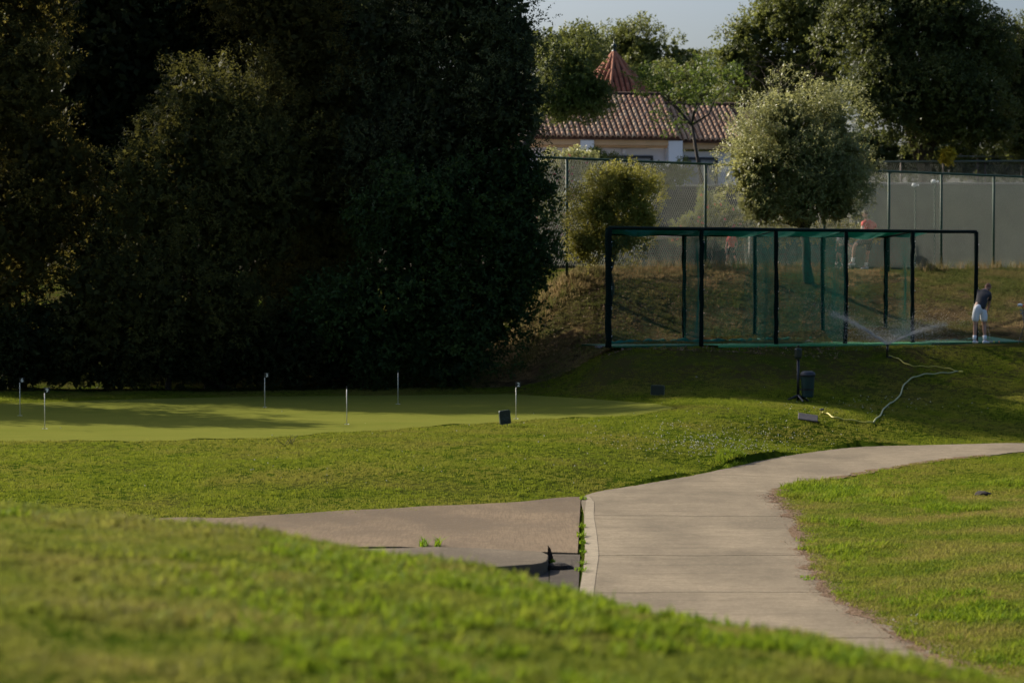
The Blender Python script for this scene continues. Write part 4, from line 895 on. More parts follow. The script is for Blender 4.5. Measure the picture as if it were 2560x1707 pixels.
def windscreen(name, label, x0, x1, D0, D1, ytop, m, nposts, postm, zb=.5, yt1=None, cat='windscreen', mesh=True):
    a = world_at(x0, ytop, D0); b = world_at(x1, yt1 or ytop, D1); t = empty(name, Vector((a.x, a.y, zb))); tag(t, label, cat)
    mb = MB(); mb.tube([a - t.location, b - t.location], .045, 8); mb.build('top_rail', M['rail'] if postm != 'brownpost' else M['wire'], t)
    if m:
        n = 60; vs = []; fs = []
        for k in range(n + 1):
            p = a.lerp(b, k / n); 
            for q in range(5):
                z = p.z - .04 - (p.z - .04 - zb) * q / 4; wv = .04 * math.sin(k * 1.7 + q) * math.sin(k * .31) + .02 * math.sin(k * 3.3)
                vs.append((p.x - t.location.x, p.y - .06 + wv - t.location.y, z - zb))
        fs = [(k * 5 + q, (k + 1) * 5 + q, (k + 1) * 5 + q + 1, k * 5 + q + 1) for k in range(n) for q in range(4)]
        mb = MB(); mb.add(vs, fs); o = mb.build('screen_cloth', m, t, smooth=True); s = o.modifiers.new('thick', 'SOLIDIFY'); s.thickness = .004
    for k in range(nposts):
        p = a.lerp(b, (k + .5) / nposts); post(t, (p.x, p.y + .1, zb - .1), p.z - zb + .1, .04, M[postm])
    return t
windscreen('court_windscreen', 'grey green windscreen cloth along the far side of the tennis court', 2130, 2720, 96, 99, 459, M['screen'], 5, 'rail')
windscreen('court_windscreen', 'windscreen cloth with shade put into its colour, on the court behind the olive green bush', 1560, 1860, 92, 93, 464, M['screen_shaded'], 2, 'rail')
windscreen('court_windscreen', 'dark windscreen cloth behind the oleanders at the left end', 1300, 1552, 91.5, 92, 455, M['screen_shaded'], 1, 'rail')
windscreen('court_windscreen', 'dark windscreen cloth behind the trunk of the round tree', 1875, 2120, 93, 95, 560, M['screen_shaded'], 2, 'rail')
t = windscreen('far_fence', 'far thin wire fence with brown posts under the great oak', 2200, 2720, 101, 104, 405, None, 5, 'brownpost', yt1=402, cat='fence')
a = world_at(2200, 405, 101); b = world_at(2720, 402, 104); chain_link((a.x, a.y, .5), (b.x, b.y, .5), 2.5, 4.6, .10, .006, M['wire'], t)
t = windscreen('far_fence', 'second taller wire fence with brown posts at the right edge', 2390, 2720, 107, 108, 392, None, 3, 'brownpost', yt1=396, cat='fence')
a = world_at(2390, 392, 107); b = world_at(2720, 396, 108); chain_link((a.x, a.y, .5), (b.x, b.y, .5), 2.5, 5.0, .11, .006, M['wire'], t)
# lamps on a slim pole inside the court
for (x, y, lab) in ((2285, 463, 'white court lamp on a slim pole left of the fence post'), (2334, 454, 'white court lamp just left of the middle right fence post')):
    p = world_at(x, y, 94); t = empty('court_lamp', (p.x, p.y, .5)); tag(t, lab, 'lamp', 'court lamps')
    mb = MB(); mb.tube([(0.05, 0, -.1), (.05, 0, p.z - .5)], .03, 8); mb.build('pole', M['fencepaint'], t)
    mb = MB(); mb.ball((0, 0, p.z - .5), (.10, .1, .08)); mb.ball((.16, 0, p.z - .5), (.05, .05, .04)); mb.build('lamp_head', M['white'], t, smooth=True)
# tennis net and court surface inside the fence
mb = MB(); a = ground_pt(1500, 78); 
court = MB().box((8, 86, .515), (34, 13.5, .01)).build('tennis_court', simple('court_green', (.05, .12, .07), (.04, .1, .06), 1, .9)); court['kind'] = 'structure'; court['label'] = 'green hard tennis court behind the fence'

# ------------------------------------------------------------------ golf practice cage
CZ = -1.585; TOPZ = 1.43
c0 = Vector((2.43, 60.9, CZ)); c1 = Vector((12.53, 65.4, CZ)); cd = (c1 - c0)
def cage_pt(px):
    u = (px - CX) / F; t = (u * c0.y - c0.x) / (cd.x - u * cd.y); return c0 + cd * t
cage = empty('practice_cage', c0); tag(cage, 'long dark green golf practice cage with teal netting', 'golf cage')
FR = [1521, 1754, 1940, 2114, 2281, 2440]; BK = [1524, 1710, 1887, 2056, 2214]
fp = [cage_pt(p_) for p_ in FR]; bp = []
for p_, f_ in zip(BK, fp): Y = f_.y + 3.4; bp.append(Vector(((p_ - CX) / F * Y, Y, CZ)))
def cpost(b, h, r, pad):
    mb = MB(); rr = random.Random(int(b.x * 100)); n = 14; q = b - cage.location
    pts = [q + Vector((rr.uniform(-.012, .012) * pad, rr.uniform(-.012, .012) * pad, h * k / n)) for k in range(n + 1)]
    mb.tube(pts, [r * (1 + rr.uniform(-.12, .18) * pad) for _ in pts], 8); o = mb.build('post', M['pad'] if pad else M['cage'], cage, smooth=True)
    mc = MB()
    for k in range(5): z = h * (.12 + .19 * k) + rr.uniform(-.1, .1); mc.ball(q + Vector((r * 1.05, -r * .5, z)), .012, 5, 4)
    mc.build('cable_tie', M['white'], o) 
for k, b in enumerate(fp): cpost(b, TOPZ - CZ, .078 if k == 0 else .056, 1 if k < 5 else .4)
for b in bp: cpost(b, 1.35 - CZ, .055, 1)
def bar(a, b, r, n=12, sag=0):
    mb = MB(); a = a - cage.location; b = b - cage.location
    mb.tube([a.lerp(b, k / n) - Vector((0, 0, sag * math.sin(math.pi * k / n))) for k in range(n + 1)], r, 8); return mb.build('top_bar', M['cage'], cage, smooth=True)
UP = Vector((0, 0, TOPZ - CZ)); UB = Vector((0, 0, 1.35 - CZ))
bar(fp[0] + UP, fp[-1] + UP, .045); bar(bp[0] + UB, bp[-1] + UB, .04)
for f_, b_ in zip(fp, bp): bar(f_ + UP, b_ + UB, .035)
def net(a0, a1, b0, b1, pitch, w, sag=0, name='netting', belly=0, seg=6):
    """net over the quad a0-a1 (bottom or front) and b0-b1 (top or back)"""
    La = (a1 - a0).length; Lb = (b0 - a0).length; nA = int(La / pitch); nB = int(Lb / pitch); A = []; B = []
    nr = (a1 - a0).cross(b0 - a0).normalized()
    ph = random.uniform(0, 6)
    def pt(s, t):
        p = a0.lerp(a1, s).lerp(b0.lerp(b1, s), t); k = math.sin(math.pi * t) * math.sin(math.pi * s)
        return p - Vector((0, 0, sag * k)) + nr * (belly * k + (.05 if belly or sag else .02) * math.sin(s * 9 + ph) * math.sin(math.pi * t))
    for i in range(nA + 1):
        s = i / nA; pr = pt(s, 0)
        for j in range(1, seg + 1): q = pt(s, j / seg); A.append(pr); B.append(q); pr = q
    for i in range(nB + 1):
        t = i / nB; pr = pt(0, t)
        for j in range(1, seg + 1): q = pt(j / seg, t); A.append(pr); B.append(q); pr = q
    V, Q2 = strands(np.array([tuple(v) for v in A]), np.array([tuple(v) for v in B]), w); loc = np.array(cage.location)
    o = link(name, np_mesh(name, V - loc, Q2), M['net'], cage); o['kind'] = 'stuff'; return o
for k in range(4):
    net(fp[k] + UP, fp[k + 1] + UP, bp[k] + UB, bp[k + 1] + UB, .03, .0045, sag=.10, name='roof_net')
    net(bp[k], bp[k + 1], bp[k] + UB, bp[k + 1] + UB, .036, .0032 if k == 0 else .0056, belly=.1, name='back_net')
net(fp[4] + UP, fp[4].lerp(fp[5], .5) + UP, bp[4] + UB, bp[4].lerp(fp[5], .15) + UB + Vector((0, 0, .04)), .03, .0045, sag=.05, name='roof_net')
for k in range(1, 5): net(fp[k], bp[k], fp[k] + UP, bp[k] + UB, .05, .0028, belly=.12, name='divider_net')
net(fp[2], fp[3], fp[2] + UP, fp[3] + UP, .03, .0042, belly=.15, name='hanging_net', seg=8)
net(fp[1].lerp(fp[2], .55) + Vector((0, .4, 0)), fp[2] + Vector((0, .3, 0)), fp[1].lerp(fp[2], .6) + UP, fp[2] + UP, .03, .0042, belly=.2, name='hanging_net')
# netting gathered on the floor
for k in range(4):
    a = fp[k].lerp(bp[k], .8); b = fp[k + 1].lerp(bp[k + 1], .8); mb = MB(); rr = random.Random(k)
    mb.tube([a.lerp(b, q / 16) - cage.location + Vector((0, rr.uniform(-.1, .1), .06 + rr.uniform(-.02, .03))) for q in range(17)], [.05 + rr.uniform(-.02, .04) for _ in range(17)], 6); mb.build('gathered_net', M['net'], cage, smooth=True)
# green turf mats
def mat_obj(name, pa, pb, d0, d1, z, th, m, label):
    A = cage_pt(pa); B = cage_pt(pb); dirn = (B - A).normalized(); nrm = Vector((-dirn.y, dirn.x, 0))
    t = empty(name, A); tag(t, label, 'mat', 'green turf mats under the practice cage')
    vs = []; n = 20
    for k in range(n + 1):
        p = A.lerp(B, k / n)
        for q in (d0, d1):
            w_ = p + nrm * q; vs.append((w_.x - A.x, w_.y - A.y, max(z, float(zt(w_.x, w_.y)) + .02) - A.z))
    nn_ = len(vs); vs += [(x, y, z_ - th) for x, y, z_ in vs]
    fs = [(2 * k, 2 * k + 2, 2 * k + 3, 2 * k + 1) for k in range(n)] + [(2 * k + nn_, 2 * k + 2 + nn_, 2 * k + 2, 2 * k) for k in range(n)] + [(2 * k + 1, 2 * k + 3, 2 * k + 3 + nn_, 2 * k + 1 + nn_) for k in range(n)]
    mb = MB(); mb.add(vs, fs); mb.build('mat_surface', m, t)
    return t
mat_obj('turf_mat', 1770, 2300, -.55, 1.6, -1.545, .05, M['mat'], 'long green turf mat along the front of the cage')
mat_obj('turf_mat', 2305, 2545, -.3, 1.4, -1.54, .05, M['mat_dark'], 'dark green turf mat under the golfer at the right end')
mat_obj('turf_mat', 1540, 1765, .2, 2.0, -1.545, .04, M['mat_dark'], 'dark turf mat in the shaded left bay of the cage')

# ------------------------------------------------------------------ flags on the putting green
def text_mesh(txt, size, ext=.001, bold=0):
    cu = bpy.data.curves.new('t', 'FONT'); cu.body = txt; cu.size = size; cu.extrude = ext; cu.align_x = 'CENTER'; cu.align_y = 'CENTER'; cu.offset = bold; cu.resolution_u = 3
    o = bpy.data.objects.new('t', cu); COL.objects.link(o); dg = bpy.context.evaluated_depsgraph_get(); me = bpy.data.meshes.new_from_object(o.evaluated_get(dg)); bpy.data.objects.remove(o); return me
M['pinpole'] = simple('cream_pole', (.62, .60, .48), (.5, .47, .36), 5, .45)
M['digit'] = simple('white_digit', (.85, .85, .85), None, 5, .5)
for (x, yb, yt, num, sd, lab) in ((50, 1040, 945, '6', 1, 'practice pin with the number 6 at the far left of the green'), (112, 1073, 970, '9', 1, 'practice pin with the number 9 beside the lower shadow tongue'),
        (662, 1019, 933, '3', 1, 'practice pin with the number 3 at the shaded back of the green'), (867, 1062, 965, '', 0, 'practice pin with small black tip in the sunlit middle of the green'),
        (995, 1011, 925, '', 0, 'practice pin with black tip standing in the shade at the back'), (1290, 1048, 956, '2', 1, 'practice pin with the number 2 behind the square green marker')):
    b = hit(x, yb, y0=42); hgt = (yb - yt) / F * b.y; t = empty('practice_pin', b); tag(t, lab, 'golf pin', 'numbered pins on the putting green'); s = F / b.y
    ph = hgt - (.095 if num else .06)
    mb = MB(); mb.tube([(0, 0, -.02), (0, 0, ph)], .009, 8); mb.build('pole', M['pinpole'], t, smooth=True)
    if num:
        mb = MB(); mb.box((.045, 0, ph + .045), (.11, .02, .10)); pl = mb.build('number_plate', M['black'], t, bevel=.004)
        mb = MB(); mb.box((.045, 0, ph + .1), (.14, .035, .006)); mb.build('plate_cap', M['bingrey'], t)
        o = link('digit', text_mesh(num, .115, .001, .003), M['digit'], pl); o.location = (.052, -.0125, ph + .048); o.rotation_euler = (R(90), 0, 0)
    else:
        mb = MB(); mb.tube([(0, 0, ph), (0, 0, ph + .06)], [.014, .009], 8); mb.build('black_tip', M['black'], t)
    mb = MB(); mb.lathe([(.04, -.01), (.055, .0135), (.05, .0135), (.04, .0)], (0, 0, .002), 14); mb.build('cup_rim', M['white'], t)
# ------------------------------------------------------------------ square markers
M['marker'] = simple('marker_green', (.010, .022, .017), (.007, .015, .012), 6, .35)
M['marker_edge'] = simple('marker_frame', (.10, .12, .11), (.07, .09, .08), 6, .35, metal=.3)
def rounded(w, h, r, n=4):
    out = []
    for cx_, cy_, a0 in ((w / 2 - r, h / 2 - r, 0), (-w / 2 + r, h / 2 - r, 90), (-w / 2 + r, -h / 2 + r, 180), (w / 2 - r, -h / 2 + r, 270)):
        for k in range(n + 1): a = R(a0 + 90 * k / n); out.append((cx_ + r * math.cos(a), cy_ + r * math.sin(a)))
    return out
def marker(x, yb, w, h, leg, yaw, roll, label, text):
    b = hit(x, yb, y0=40); t = empty('square_marker', b, yaw); tag(t, label, 'marker sign', 'square green golf markers')
    def plate(w, h, d0, d1, m, name, par=None):
        o = rounded(w, h, .03); n = len(o); vs = [(a, d0, c) for a, c in o] + [(a, d1, c) for a, c in o]
        mb = MB(); mb.add(vs, [tuple(range(n)), tuple(range(n, 2 * n))[::-1]] + [(k, k + n, (k + 1) % n + n, (k + 1) % n) for k in range(n)])
        q = mb.build(name, m, par or t); q.location = (0, 0, leg + h / 2 if par is None else 0); q.rotation_euler = (0, roll, 0) if par is None else (0, 0, 0); return q
    p = plate(w, h, -.02, .02, M['marker_edge'], 'panel_frame')
    q = plate(w - .022, h - .022, -.026, -.0205, M['marker'], 'panel_face', p)
    for sx in (-1, 1):
        mb = MB(); mb.tube([(sx * w * .24, 0, -.05), (sx * w * .24, 0, leg + .03)], .007, 6); mb.build('spike', M['bingrey'], t)
    if text:
        rr = random.Random(3); mb = MB()
        for row, (zc, n) in enumerate(((.075, 1), (.04, 2), (-.005, 6), (-.03, 7), (-.06, 4))):
            for k in range(n):
                cx_ = (k - (n - 1) / 2) * .026 + rr.uniform(-.004, .004); mb.box((cx_, -.0275, zc + rr.uniform(-.004, .004)), (.010, .002, .010))
        mb.build('worn_lettering', simple('worn_print', (.12, .15, .14), None, 9, .7), p)
marker(1262, 1067, .245, .285, .055, R(26), R(-6), 'tilted square green marker panel standing on the sunlit edge of the green', True)
marker(1644, 990, .33, .24, .015, R(-15), R(2), 'dark square marker panel at the shaded far edge of the mound', False)

# ------------------------------------------------------------------ ball washer post with bin
b = hit(1995, 1003, y0=52); s = F / b.y; wb = empty('bin_post', b); tag(wb, 'dark post with ball washer on top and green litter bin hanging on it', 'litter bin')
hz = lambda y: (1003 - y) / s
mb = MB(); mb.tube([(0, 0, -.05), (0, 0, hz(898))], .032, 10); mb.build('post', M['black'], wb, smooth=True)
mb = MB(); mb.lathe([(.0, hz(898)), (.07, hz(897)), (.085, hz(892)), (.085, hz(874)), (.075, hz(871)), (.0, hz(870))], (0, 0, 0), 12); ws = mb.build('ball_washer', M['marker'], wb)
mb = MB(); mb.tube([(.01, 0, hz(871)), (.01, 0, hz(867))], .012, 6); mb.ball((.01, 0, hz(865)), .026); mb.build('plunger_knob', M['black'], ws)
for k in range(4):
    a = R(20 + 90 * k); mb = MB(); mb.tube([(0, 0, hz(988)), (.27 * math.cos(a), .27 * math.sin(a), float(zt(b.x + .27 * math.cos(a), b.y + .27 * math.sin(a))) - b.z + .02)], [.03, .02], 6); mb.build('foot', M['bingrey'], wb)
bx = .225; z0 = hz(993); z1 = hz(938)
mb = MB(); mb.lathe([(.0, z0), (.125, z0), (.135, z0 + .02), (.165, z1), (.155, z1), (.13, z0 + .04), (0, z0 + .04)], (bx, 0, 0), 20); bb = mb.build('bin_body', M['binbody'], wb, smooth=False)
mb = MB(); mb.lathe([(.142, z0 + .16), (.149, z0 + .163), (.152, z0 + .195), (.146, z0 + .198)], (bx, 0, 0), 20); mb.build('band', M['black'], bb)
mb = MB(); mb.lathe([(.166, z1 - .03), (.18, z1 - .02), (.185, z1 + .02), (.15, z1 + .075), (.09, z1 + .10), (.085, z1 + .07)], (bx, 0, 0), 20); mb.build('bin_lid', M['bingrey'], wb, smooth=True)
mb = MB(); mb.box((.05, 0, z0 + .18), (.1, .04, .03)); mb.box((.05, 0, z1 - .05), (.1, .04, .03)); mb.build('bracket', M['bingrey'], wb)

# ------------------------------------------------------------------ sprinkler, hose, valve lid
b = hit(2217, 893, y0=55); s = F / b.y; spr = empty('sprinkler', b); tag(spr, 'small black riser sprinkler spraying in front of the cage', 'sprinkler')
hz = lambda y: (893 - y) / s
mb = MB(); mb.tube([(-.02, 0, -.08), (0, 0, .05)], .008, 6); mb.build('spike', M['black'], spr)
mb = MB(); mb.tube([(0, 0, .0), (.01, 0, hz(878)), (.01, 0, hz(877)), (.015, 0, hz(866))], [.022, .025, .03, .028], 8); mb.build('riser', M['black'], spr, smooth=True)
mb = MB(); mb.box((.06, 0, .0), (.12, .04, .04)); mb.build('elbow', M['black'], spr, bevel=.008)
mb = MB(); mb.lathe([(.03, hz(866)), (.035, hz(864)), (.02, hz(861.5)), (.0, hz(861))], (.015, 0, 0), 10); mb.build('nozzle', M['bingrey'], spr)
noz = b + Vector((.015, 0, hz(862)))
m, nt, p = newmat('water_drop'); p.inputs['Base Color'].default_value = (.9, .9, .88, 1); p.inputs['Roughness'].default_value = .2; p.inputs['Specular IOR Level'].default_value = .8
nz = noise(nt, 3); nt.links.new(ramp(nt, nz, [(.3, (.84, .82, .78)), (.7, (.95, .93, .90))]), p.inputs['Base Color'])
t_ = nt.nodes.new('ShaderNodeBsdfTranslucent'); t_.inputs[0].default_value = (.9, .9, .88, 1); mx = nt.nodes.new('ShaderNodeMixShader'); mx.inputs[0].default_value = .5
nt.links.new(p.outputs[0], mx.inputs[1]); nt.links.new(t_.outputs[0], mx.inputs[2]); nt.links.new(mx.outputs[0], nt.nodes['Material Output'].inputs[0]); M['water'] = m
DP = []
def jet(vx, vy, vz, n, spread, tmax, fade=1.0):
    t = RNG.uniform(0, 1, n) ** fade * tmax; sp = spread * t
    v = np.array([vx, vy, vz]) * (1 - .15 * t)[:, None]
    P = np.array(noz) + v * t[:, None] + np.array([0, 0, -.5 * 9.8]) * (t ** 2)[:, None] + RNG.normal(size=(n, 3)) * sp[:, None]
    DP.append(P)
jet(-6.2, .3, 4.7, 5200, .22, .24, 1.7); jet(6.5, .2, 3.5, 4600, .22, .24, 1.7); jet(-6.2, .3, 4.9, 900, .5, .36, .8); jet(6.5, .2, 3.7, 900, .5, .40, .8)
nj = len(DP[0]) + len(DP[1])
for a in np.linspace(0, 6.28, 22): jet(4.6 * math.cos(a), 3.5 * math.sin(a), 3.0 + .9 * math.sin(a * 3), 620, .65, .34, 1.0)
P = np.concatenate(DP); rad_ = np.where(np.arange(len(P)) < nj, .0052, .0046); kk = P[:, 2] > zt(P[:, 0], P[:, 1]); P = P[kk]; rad_ = rad_[kk]
n = len(P); r = (RNG.uniform(.6, 1.25, n) * rad_)[:, None]
tet = np.array([[1, 0, -.7], [-.5, .87, -.7], [-.5, -.87, -.7], [0, 0, 1]])
V = (P[:, None, :] + tet[None] * r[:, None]).reshape(-1, 3); base = (np.arange(n) * 4)[:, None]
Q = np.concatenate([base + np.array([q]) for q in ((0, 1, 2), (0, 3, 1), (1, 3, 2), (2, 3, 0))])
o = link('water_spray', np_mesh('water_spray', V, Q), M['water']); o['kind'] = 'stuff'; o['label'] = 'fine spray of water fanning from the small sprinkler'
def catmull(P, n=8):
    out = []
    for i in range(len(P) - 1):
        for k in range(n): out.append(cr(P, i, k / n))
    return out + [P[-1]]
HP = [(2222, 893), (2240, 897), (2260, 910), (2280, 917), (2310, 919), (2340, 920), (2372, 925), (2395, 932)]
HP2 = [(2395, 933), (2370, 935), (2335, 938), (2300, 942), (2275, 952), (2258, 970), (2248, 995), (2230, 1010), (2212, 1022), (2200, 1042), (2183, 1061)]
HP3 = [(2183, 1061), (2150, 1058), (2110, 1052), (2085, 1047), (2068, 1038), (2056, 1036)]
hose = empty('garden_hose', hit(2395, 933)); tag(hose, 'yellow garden hose looping over the grass to the sprinkler', 'hose')
for pts_, m_, r_, nm in ((HP, 'hose', .013, 'hose_run'), (HP2, 'hosegrey', .018, 'hose_run'), (HP3, 'hose', .018, 'hose_run')):
    P3 = [hit(x, y, y0=46) for x, y in pts_]; C3 = catmull(P3, 6); C3 = [Vector((v.x, v.y, float(zt(v.x, v.y)) + r_ + .015 + .012 * math.sin(i_ * .9))) - hose.location for i_, v in enumerate(C3)]
    mb = MB(); mb.tube(C3, r_, 8); mb.build(nm, M[m_], hose, smooth=True)
q = hit(2397, 934) - hose.location + Vector((0, 0, .04)); mb = MB(); mb.tube([q, q + Vector((.1, .02, .0))], .028, 8); mb.build('bend_sleeve', simple('bright_yellow', (.75, .6, .08), None, 6, .4), hose)
b = hit(2056, 1040, y0=46); q = b - hose.location
mb = MB(); mb.tube([q + Vector((-.06, 0, -.02)), q + Vector((-.03, 0, .13))], .018, 7); mb.build('standpipe', M['hose'], hose); mb = MB(); mb.tube([q + Vector((-.05, 0, .13)), q + Vector((.03, 0, .15))], .024, 7); mb.build('coupling', M['bingrey'], hose)
b = hit(2020, 1054, y0=44); ld = empty('valve_lid', b); tag(ld, 'grey rectangular valve box lid propped open beside the hose', 'valve lid')
o = MB().box((0, 0, 0), (.42, .03, .26)).build('lid_plate', simple('weathered_grey_plastic', (.11, .095, .085), (.07, .06, .055), 8, .7), ld, bevel=.01); o.rotation_euler = (R(-62), R(8), R(-4)); o.location = (0, .02, .09)
o = MB().box((.03, .16, -.03), (.4, .26, .08)).build('box_rim', M['soil'], ld, bevel=.01)

# ------------------------------------------------------------------ stones, soil, twig
def rock(px, py, r, label, y0=45, m='rock', name='stone', cat='stone'):
    b = hit(px, py, y0=y0); bm = bmesh.new(); bmesh.ops.create_icosphere(bm, subdivisions=2, radius=r)
    for v in bm.verts: v.co = v.co * (1 + .35 * mnoise.noise(v.co / r * 1.2 + Vector((px, 0, 0)))); v.co.z *= .55; v.co.x *= 1.3
    me = bpy.data.meshes.new(name); bm.to_mesh(me); bm.free(); o = link(name, me, M[m]); o.location = b + Vector((0, 0, r * .15)); tag(o, label, cat); return o
rock(1503, 868, .12, 'pale stone at the foot of the left corner post of the cage', 58)
rock(2022, 857, .10, 'white stone lying inside the third bay of the cage', 58)
rock(2270, 665, .13, 'pale stone among the dry weeds at the tennis fence', 66)
rock(2130, 665, .10, 'small pale stone at the fence near the player in red', 66)
rock(2458, 1239, .11, 'dark clod of turned soil in the rough grass at right', 30, 'soil', 'soil_clod', 'soil')
rock(2075, 1300, .05, 'small dark clod by the bend of the path', 30, 'soil', 'soil_clod', 'soil')
rock(1740, 943, .03, 'tiny pale stone in the shaded bank left of the bin', 52)
b = hit(722, 1114, y0=40); tw = empty('fallen_twig', b); tag(tw, 'thin bare twig lying on the sunlit grass below the green', 'twig'); mb = MB(); rr = random.Random(9)
for k in range(6):
    d = Vector((rr.uniform(-1, 1), rr.uniform(-.4, .4), rr.uniform(.1, .8))).normalized(); p0 = Vector((rr.uniform(-.1, .1), 0, .01)); mb.tube([p0, p0 + d * .12, p0 + d * .22 + Vector((.03, 0, .02))], [.006, .005, .002], 5)
mb.build('stems', M['bark'], tw)
# weeds in the joint between apron and path, and by the broken slab
def weed(px, py, r, h, label, n=26, m='blade_long'):
    b = flat(px, py); o = make_tuft('weed', n, h, .014, r, 1.2, M[m], int(px + py)); COL.objects.link(o); o.location = b + Vector((0, 0, .03)); o.scale = (1, 2.2, 1); tag(o, label, 'weed', 'weeds growing in the concrete joints')
for (x, y, r, h, lab) in ((1455, 1345, .07, .07, 'tall weed tuft halfway down the joint between apron and path'), (1455, 1322, .05, .06, 'weed tuft in the joint above the tallest one'), (1456, 1362, .05, .05, 'weed tuft in the joint just below the tallest one'), (1458, 1385, .05, .035, 'small weed at the corner of the asphalt patch'),
        (1455, 1413, .06, .035, 'flat weed at the right edge of the asphalt patch'), (1452, 1432, .08, .05, 'yellowish weed lowest in the joint'), (1456, 1252, .06, .05, 'grass tuft at the top end of the joint'), (1060, 1370, .07, .12, 'pale weed sprouting behind the raised slab'), (1095, 1371, .06, .13, 'second pale weed sprouting behind the raised slab'), (1380, 1412, .04, .05, 'weed at the snapped end of the raised slab'), (2020, 1452, .10, .03, 'flat weed in the notch at the right edge of the path')):
    weed(x, y, r, h, lab)

# ------------------------------------------------------------------ people
M['skin'] = simple('skin', (.50, .27, .18), (.42, .22, .15), 6, .5)
M['polo'] = simple('charcoal_polo', (.045, .043, .048), (.03, .03, .034), 9, .85)
M['whitecloth'] = simple('white_cloth', (.86, .86, .86), (.80, .80, .81), 9, .85)
M['redcloth'] = simple('red_cloth', (.80, .05, .045), (.7, .04, .035), 9, .8)
M['darkcloth'] = simple('dark_cloth', (.03, .03, .035), None, 9, .85)
M['hair'] = simple('auburn_hair', (.24, .085, .03), (.13, .045, .02), 25, .6)
M['darkhair'] = simple('dark_hair', (.05, .03, .02), None, 25, .6)
def skinned(name, chain, m, parent, sub=2, root=0):
    """chain: list of polylines of (point, radius); shared points join"""
    key = {}; V = []; Rr = []; E = set()
    for line in chain:
        pr = None
        for (p, r) in line:
            k = tuple(round(c, 4) for c in p)
            if k not in key: key[k] = len(V); V.append(p); Rr.append(r)
            i = key[k]
            if pr is not None and pr != i: E.add((min(pr, i), max(pr, i)))
            pr = i
    me = bpy.data.meshes.new(name); me.from_pydata(V, sorted(E), []); me.update(); o = link(name, me, m, parent)
    o.modifiers.new('skin', 'SKIN'); s = o.modifiers.new('sub', 'SUBSURF'); s.levels = sub; s.render_levels = sub
    lay = me.skin_vertices[0].data
    for i, r in enumerate(Rr):
        rr_ = r if hasattr(r, '__len__') else (r, r); lay[i].radius = rr_; lay[i].use_root = (i == root); 
    o.modifiers['skin'].use_smooth_shade = True
    return o
